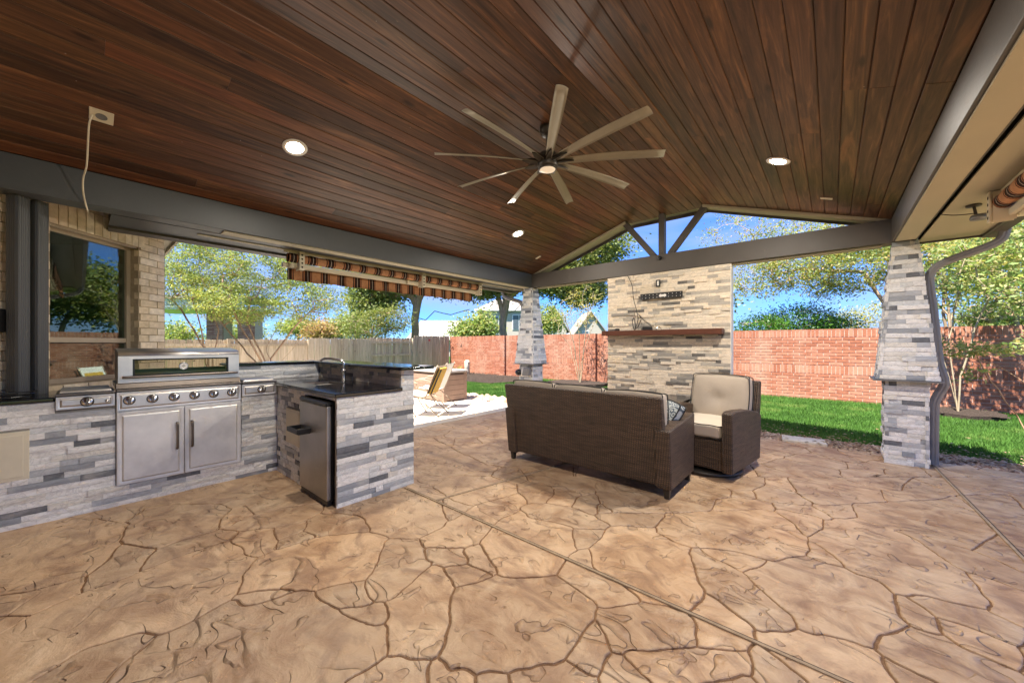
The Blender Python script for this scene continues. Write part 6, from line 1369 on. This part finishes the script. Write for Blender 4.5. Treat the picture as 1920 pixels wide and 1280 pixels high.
tree('yellow_shrub', 'light yellow leaved shrub between the holly bush and the stone column', 'shrub', B, [TR(B, [(1610, 610, .022)])], [blob(B, 1600, 600, .022, 30, 24, 0.7, 2), blob(B, 1635, 590, .022, 22, 26, 0.7, 1.4)], 0.08, 1500, M['leafy'], M['bark3'], 44, 0.006, 0.4, 0.2, 18, None, 0.5, 0.8, 0.3)
# small tree with pale stems in the round mulch patch, and the thin plant at the patio edge
B = Vector((1.85, 11.1, 0.0))
tree('young_tree', 'young pale stemmed tree growing from the round mulch patch by the downspout', 'tree', B,
     [[(-0.05, 0, 0.6), (-0.12, 0, 1.4), (0.0, 0, 2.3), (0.1, 0, 3.0)], [(-0.10, 0.1, 0.7), (-0.2, 0.1, 1.5), (-0.25, 0.1, 2.2)], [(0.03, 0, 0.7), (0.2, 0, 1.6), (0.4, -0.1, 2.3)]],
     [(0.2, 0, 2.9, 0.8, 0.6, 0.5, 2), (0.9, -0.2, 2.3, 0.8, 0.5, 0.35, 1.4), (1.0, -0.2, 3.2, 0.8, 0.5, 0.5, 1.5), (-0.2, 0, 2.3, 0.4, 0.3, 0.3, .4)], 0.10, 2600, M['leaf5'], M['bark3'], 45, 0.0042, 0.38, 0.16, 16, None, 0.42, 0.5, 0.3)
B = Vector((1.95, 6.62, -0.05))
tree('thin_sapling', 'thin green stemmed sapling with feathery leaves at the gravel strip on the right', 'sapling', B,
     [[(-0.35, 0.05, 0.40), (-0.42, 0.08, 0.62), (-0.62, 0.05, 1.0), (-0.70, 0.05, 1.25)], [(-0.15, 0.1, 0.55), (-0.25, 0.1, 0.85), (-0.05, 0.1, 1.15), (0.1, 0.1, 1.45)], [(-0.25, 0.1, 0.85), (-0.55, 0.1, 1.15), (-0.9, 0.1, 1.28)]],
     [(-0.85, 0.05, 1.32, 0.35, 0.2, 0.09, 3), (-0.45, 0.1, 1.36, 0.3, 0.2, 0.10, 2), (-0.1, 0.1, 1.5, 0.3, 0.2, 0.12, 1.4), (-0.75, 0, 1.05, 0.2, 0.15, 0.07, .6)], 0.055, 1100, M['leaf5'], M['bark2'], 46, 0.0026, 0.36, 0.05, 11, None, 0.35, 0.4, 0.12)
B = Vector((-5.0, 16.2, -0.09))  # unseen oak added to fill the house window's reflection
tree('live_oak', 'rounded live oak behind the brick wall, added unseen for the window reflection', 'tree', B, [[(0.1, 0, 1.2), (0, 0, 2.2), (-0.5, 0, 3.2)], [(0.05, 0, 1.4), (0.9, 0, 2.8)]],
     [(0, 0, 3.6, 1.6, 1.5, 1.3, 4), (-1.0, 0, 3.0, 1.0, 1.2, 0.9, 2), (1.0, 0, 3.1, 1.1, 1.2, 1.0, 2)], 0.14, 14000, M['leaf2'], M['bark'], 36, 0.016, 0.44, 0.3, 26, 'live oaks beyond the garden', 0.5, 0.6, 0.5)
# grasses beside the pedestal
sp_ = MB()
for k in range(14):
    a = k * 0.45; sp_.tube(curve_pts([(0, 0, 0), (0.10 * math.cos(a), 0.10 * math.sin(a), 0.25 + .02 * (k % 4)), (0.30 * math.cos(a), 0.30 * math.sin(a), 0.38 + .03 * (k % 5))], 2), [0.012] * 4 + [0.004], 3)
tag(put('ornamental_grass', sp_, M['leafy'], None, (-12.1, 10.4, -0.05)), 'tuft of straw coloured grass left of the utility pedestal', 'plant')
# distant trees
far = [(330, 625, .045, 60, 22, 'leaf1', 'pale green distant tree crown beside the house corner'), (560, 610, .05, 45, 14, 'leaf1', 'low light green tree beyond the fence right of the crape myrtle'), (600, 618, .048, 34, 16, 'pinkbrush', 'pinkish brown tree crown just above the fence'), (640, 610, .05, 28, 20, 'leaf5', 'bright green distant tree left of the pole'),
       (672, 600, .052, 24, 24, 'leaf1', 'yellow green distant tree right of the pole'), (875, 622, .036, 15, 13, 'leaf5', 'small round green bush above the wall in front of the roofs, left one'), (905, 612, .036, 15, 22, 'leaf5', 'taller light green bush above the wall, right one of two'), (1030, 595, .05, 26, 26, 'leaf1', 'round pale tree over the wall just right of the column'),
       (1890, 600, .03, 60, 20, 'leaf2', 'green tree mass behind the dark oak limbs'), (450, 615, .05, 60, 22, 'leaf5', 'light green tree crown between the neighbouring brick piers')]
for i, (u, v, k, ru, rv, lf, lb) in enumerate(far):
    B = G(u, 645, k); B.z = -0.09
    tree('distant_tree', lb, 'tree', B, [[tuple(G(u, v + rv * .4, k) - B)]], [blob(B, u, v, k, ru, rv, ru * k * 0.5, 3), blob(B, u - ru * .4, v + rv * .5, k, ru * .6, rv * .7, ru * k * 0.4, 1.5), blob(B, u + ru * .4, v + rv * .4, k, ru * .6, rv * .7, ru * k * 0.4, 1.5)], 0.22, 3600, M[lf], M['bark'], 60 + i, 0.02, 0.4, 0.45, 22, 'distant trees', 0.5, 0.8, 0.8)

# ---------------------------------------------------------------- neighbouring buildings
nb = thing('neighbour_porch', 'neighbouring open porch with white roof beam on two brick piers over the fence', 'porch')
k = 0.0215
a, b = G(290, 600, k), G(455, 600, k); d = (b - a).normalized(); d.z = 0; nrm = Vector((-d.y, d.x, 0))
def nbox(mb, s0, s1, n0, n1, z0, z1):
    q = lambda z_: [tuple(Vector((a.x, a.y, z_)) + d * s + nrm * n_) for s, n_ in ((s0, n0), (s1, n0), (s1, n1), (s0, n1))]
    return mb.hexa(q(z0), q(z1))
Lp = (b - a).length; zt = 1.33 + 80 * k
part('roof_beam', nbox(MB(), -1.5, Lp, 0, 0.12, zt - 0.20, zt + 0.12), M['white'], nb); part('soffit', nbox(MB(), -1.5, Lp, 0.125, 2.6, zt - 0.30, zt - 0.21), M['white'], nb); part('roof', nbox(MB(), -1.6, Lp + .1, -0.1, 2.7, zt + 0.125, zt + 0.24), M['roof'], nb)
for s0 in (1.42, 2.75):
    pm = part('brick_pier', nbox(MB(), s0 + .012, s0 + 0.68, 0.812, 1.38, -0.09, zt - 0.31), M['mortar'], nb); z = 0.9; q = 0; mb = MB()
    while z < zt - 0.40:
        s = s0 - (q % 2) * 0.11
        while s < s0 + 0.69: e_ = min(s + 0.215, s0 + 0.692); nbox(mb, max(s, s0), e_, 0.80, 0.86, z, z + 0.066); s += 0.228
        z += 0.078; q += 1
    stuff(put('pier_bricks', mb, M['darkbrick'], nb))
rebase(nb, (a.x, a.y, 0))
def house(label, pts_u, k, zeave, zridge, wallm, roofm_, windows, depth=7.0, gable=False, cat='house', hip=0.3):
    a = G(pts_u[0], 645, k); b = G(pts_u[1], 645, k); a.z = b.z = 0; d = (b - a); L_ = d.length; d.normalize(); n_ = Vector((-d.y, d.x, 0)); n_ = n_ if n_.dot(Vector((FW[0], FW[1], 0))) > 0 else -n_
    t = thing('neighbour_house', label, cat, (a.x, a.y, -0.09), 0, 'houses beyond the garden wall')
    P = lambda s, m_, z_: tuple(d * s + n_ * m_ + Vector((0, 0, z_ + 0.09)))
    def pb(mb, s0, s1, m0, m1, z0, z1): return mb.hexa([P(s0, m0, z0), P(s1, m0, z0), P(s1, m1, z0), P(s0, m1, z0)], [P(s0, m0, z1), P(s1, m0, z1), P(s1, m1, z1), P(s0, m1, z1)])
    body = pb(MB(), 0, L_, 0, depth, -0.09, zeave)
    if gable: body.add([P(0, 0, zeave), P(L_, 0, zeave), P(L_ / 2, 0, zridge - .1), P(0, depth, zeave), P(L_, depth, zeave), P(L_ / 2, depth, zridge - .1)], [(0, 1, 2), (5, 4, 3)])
    part('wall', body, wallm, t)
    o_ = 0.4
    if gable: rm_ = MB(); 
    if gable:
        for s0, s1 in ((-o_, L_ / 2), (L_ + o_, L_ / 2)):
            z0 = zeave - o_ * (zridge - zeave) / (L_ / 2)
            rm_.hexa([P(s0, -o_, z0), P(s1, -o_, zridge), P(s1, depth, zridge), P(s0, depth, z0)], [P(s0, -o_, z0 + .2), P(s1, -o_, zridge + .2), P(s1, depth, zridge + .2), P(s0, depth, z0 + .2)])
        part('roof', rm_, roofm_, t)
    else:
        part('roof', MB().hexa([P(-o_, -o_, zeave), P(L_ + o_, -o_, zeave), P(L_ + o_, depth, zeave), P(-o_, depth, zeave)], [P(L_ * hip, depth * .5, zridge), P(L_ * (1 - hip), depth * .5, zridge), P(L_ * (1 - hip), depth * .5 + .1, zridge), P(L_ * hip, depth * .5 + .1, zridge)]), roofm_, t)
        part('fascia', pb(MB(), -o_ - .02, L_ + o_ + .02, -o_ - .05, -o_ - .01, zeave - .12, zeave + .1), M['white'], t)
    for (s0, s1, z0, z1) in windows:
        f = part('window', pb(MB(), s0 * L_, s1 * L_, -0.06, -0.01, z0, z1), M['white'], t)
        mid = (s0 + s1) / 2 * L_
        for q0, q1 in ((s0 * L_ + .1, mid - .05), (mid + .05, s1 * L_ - .1)): part('pane', pb(MB(), q0, q1, -0.09, -0.065, z0 + .1, z1 - .1), M['pane'], f)
    return t
house('long low house roof with pale gable seen above the fence and brick wall', (770, 872), 0.062, 1.95, 4.3, M['stucco'], M['paleroof'], [], hip=0.05)
house('two storey pale house with tall windows behind the oak trunk', (896, 1000), 0.07, 5.8, 7.6, M['stucco'], M['paleroof'], [(0.06, 0.20, 2.6, 5.0), (0.26, 0.38, 2.6, 5.0), (0.62, 0.86, 3.2, 5.2), (0.62, 0.86, 0.5, 2.2)])
house('gabled pale house partly behind the trees just right of the left column', (1015, 1062), 0.075, 3.6, 6.6, M['stucco'], M['paleroof'], [(0.3, 0.6, 2.2, 3.6)], gable=True)
house('gabled pale house behind the young crape myrtle', (1075, 1140), 0.078, 2.6, 6.0, M['stucco'], M['paleroof'], [(0.25, 0.45, 1.9, 3.3)], gable=True)
pb_ = G(656, 640, 0.05); tag(put('utility_pole', MB().tube([(0, 0, 0), (0, 0, 3.85)], [0.13, 0.10], 10), M['white'], None, (pb_.x, pb_.y, -0.09)), 'slim white utility pole rising above the fence between the far trees', 'pole')
print('flagstones', ns, 'objects', len(bpy.data.objects), 'tris', sum(len(m.polygons) for m in bpy.data.meshes))
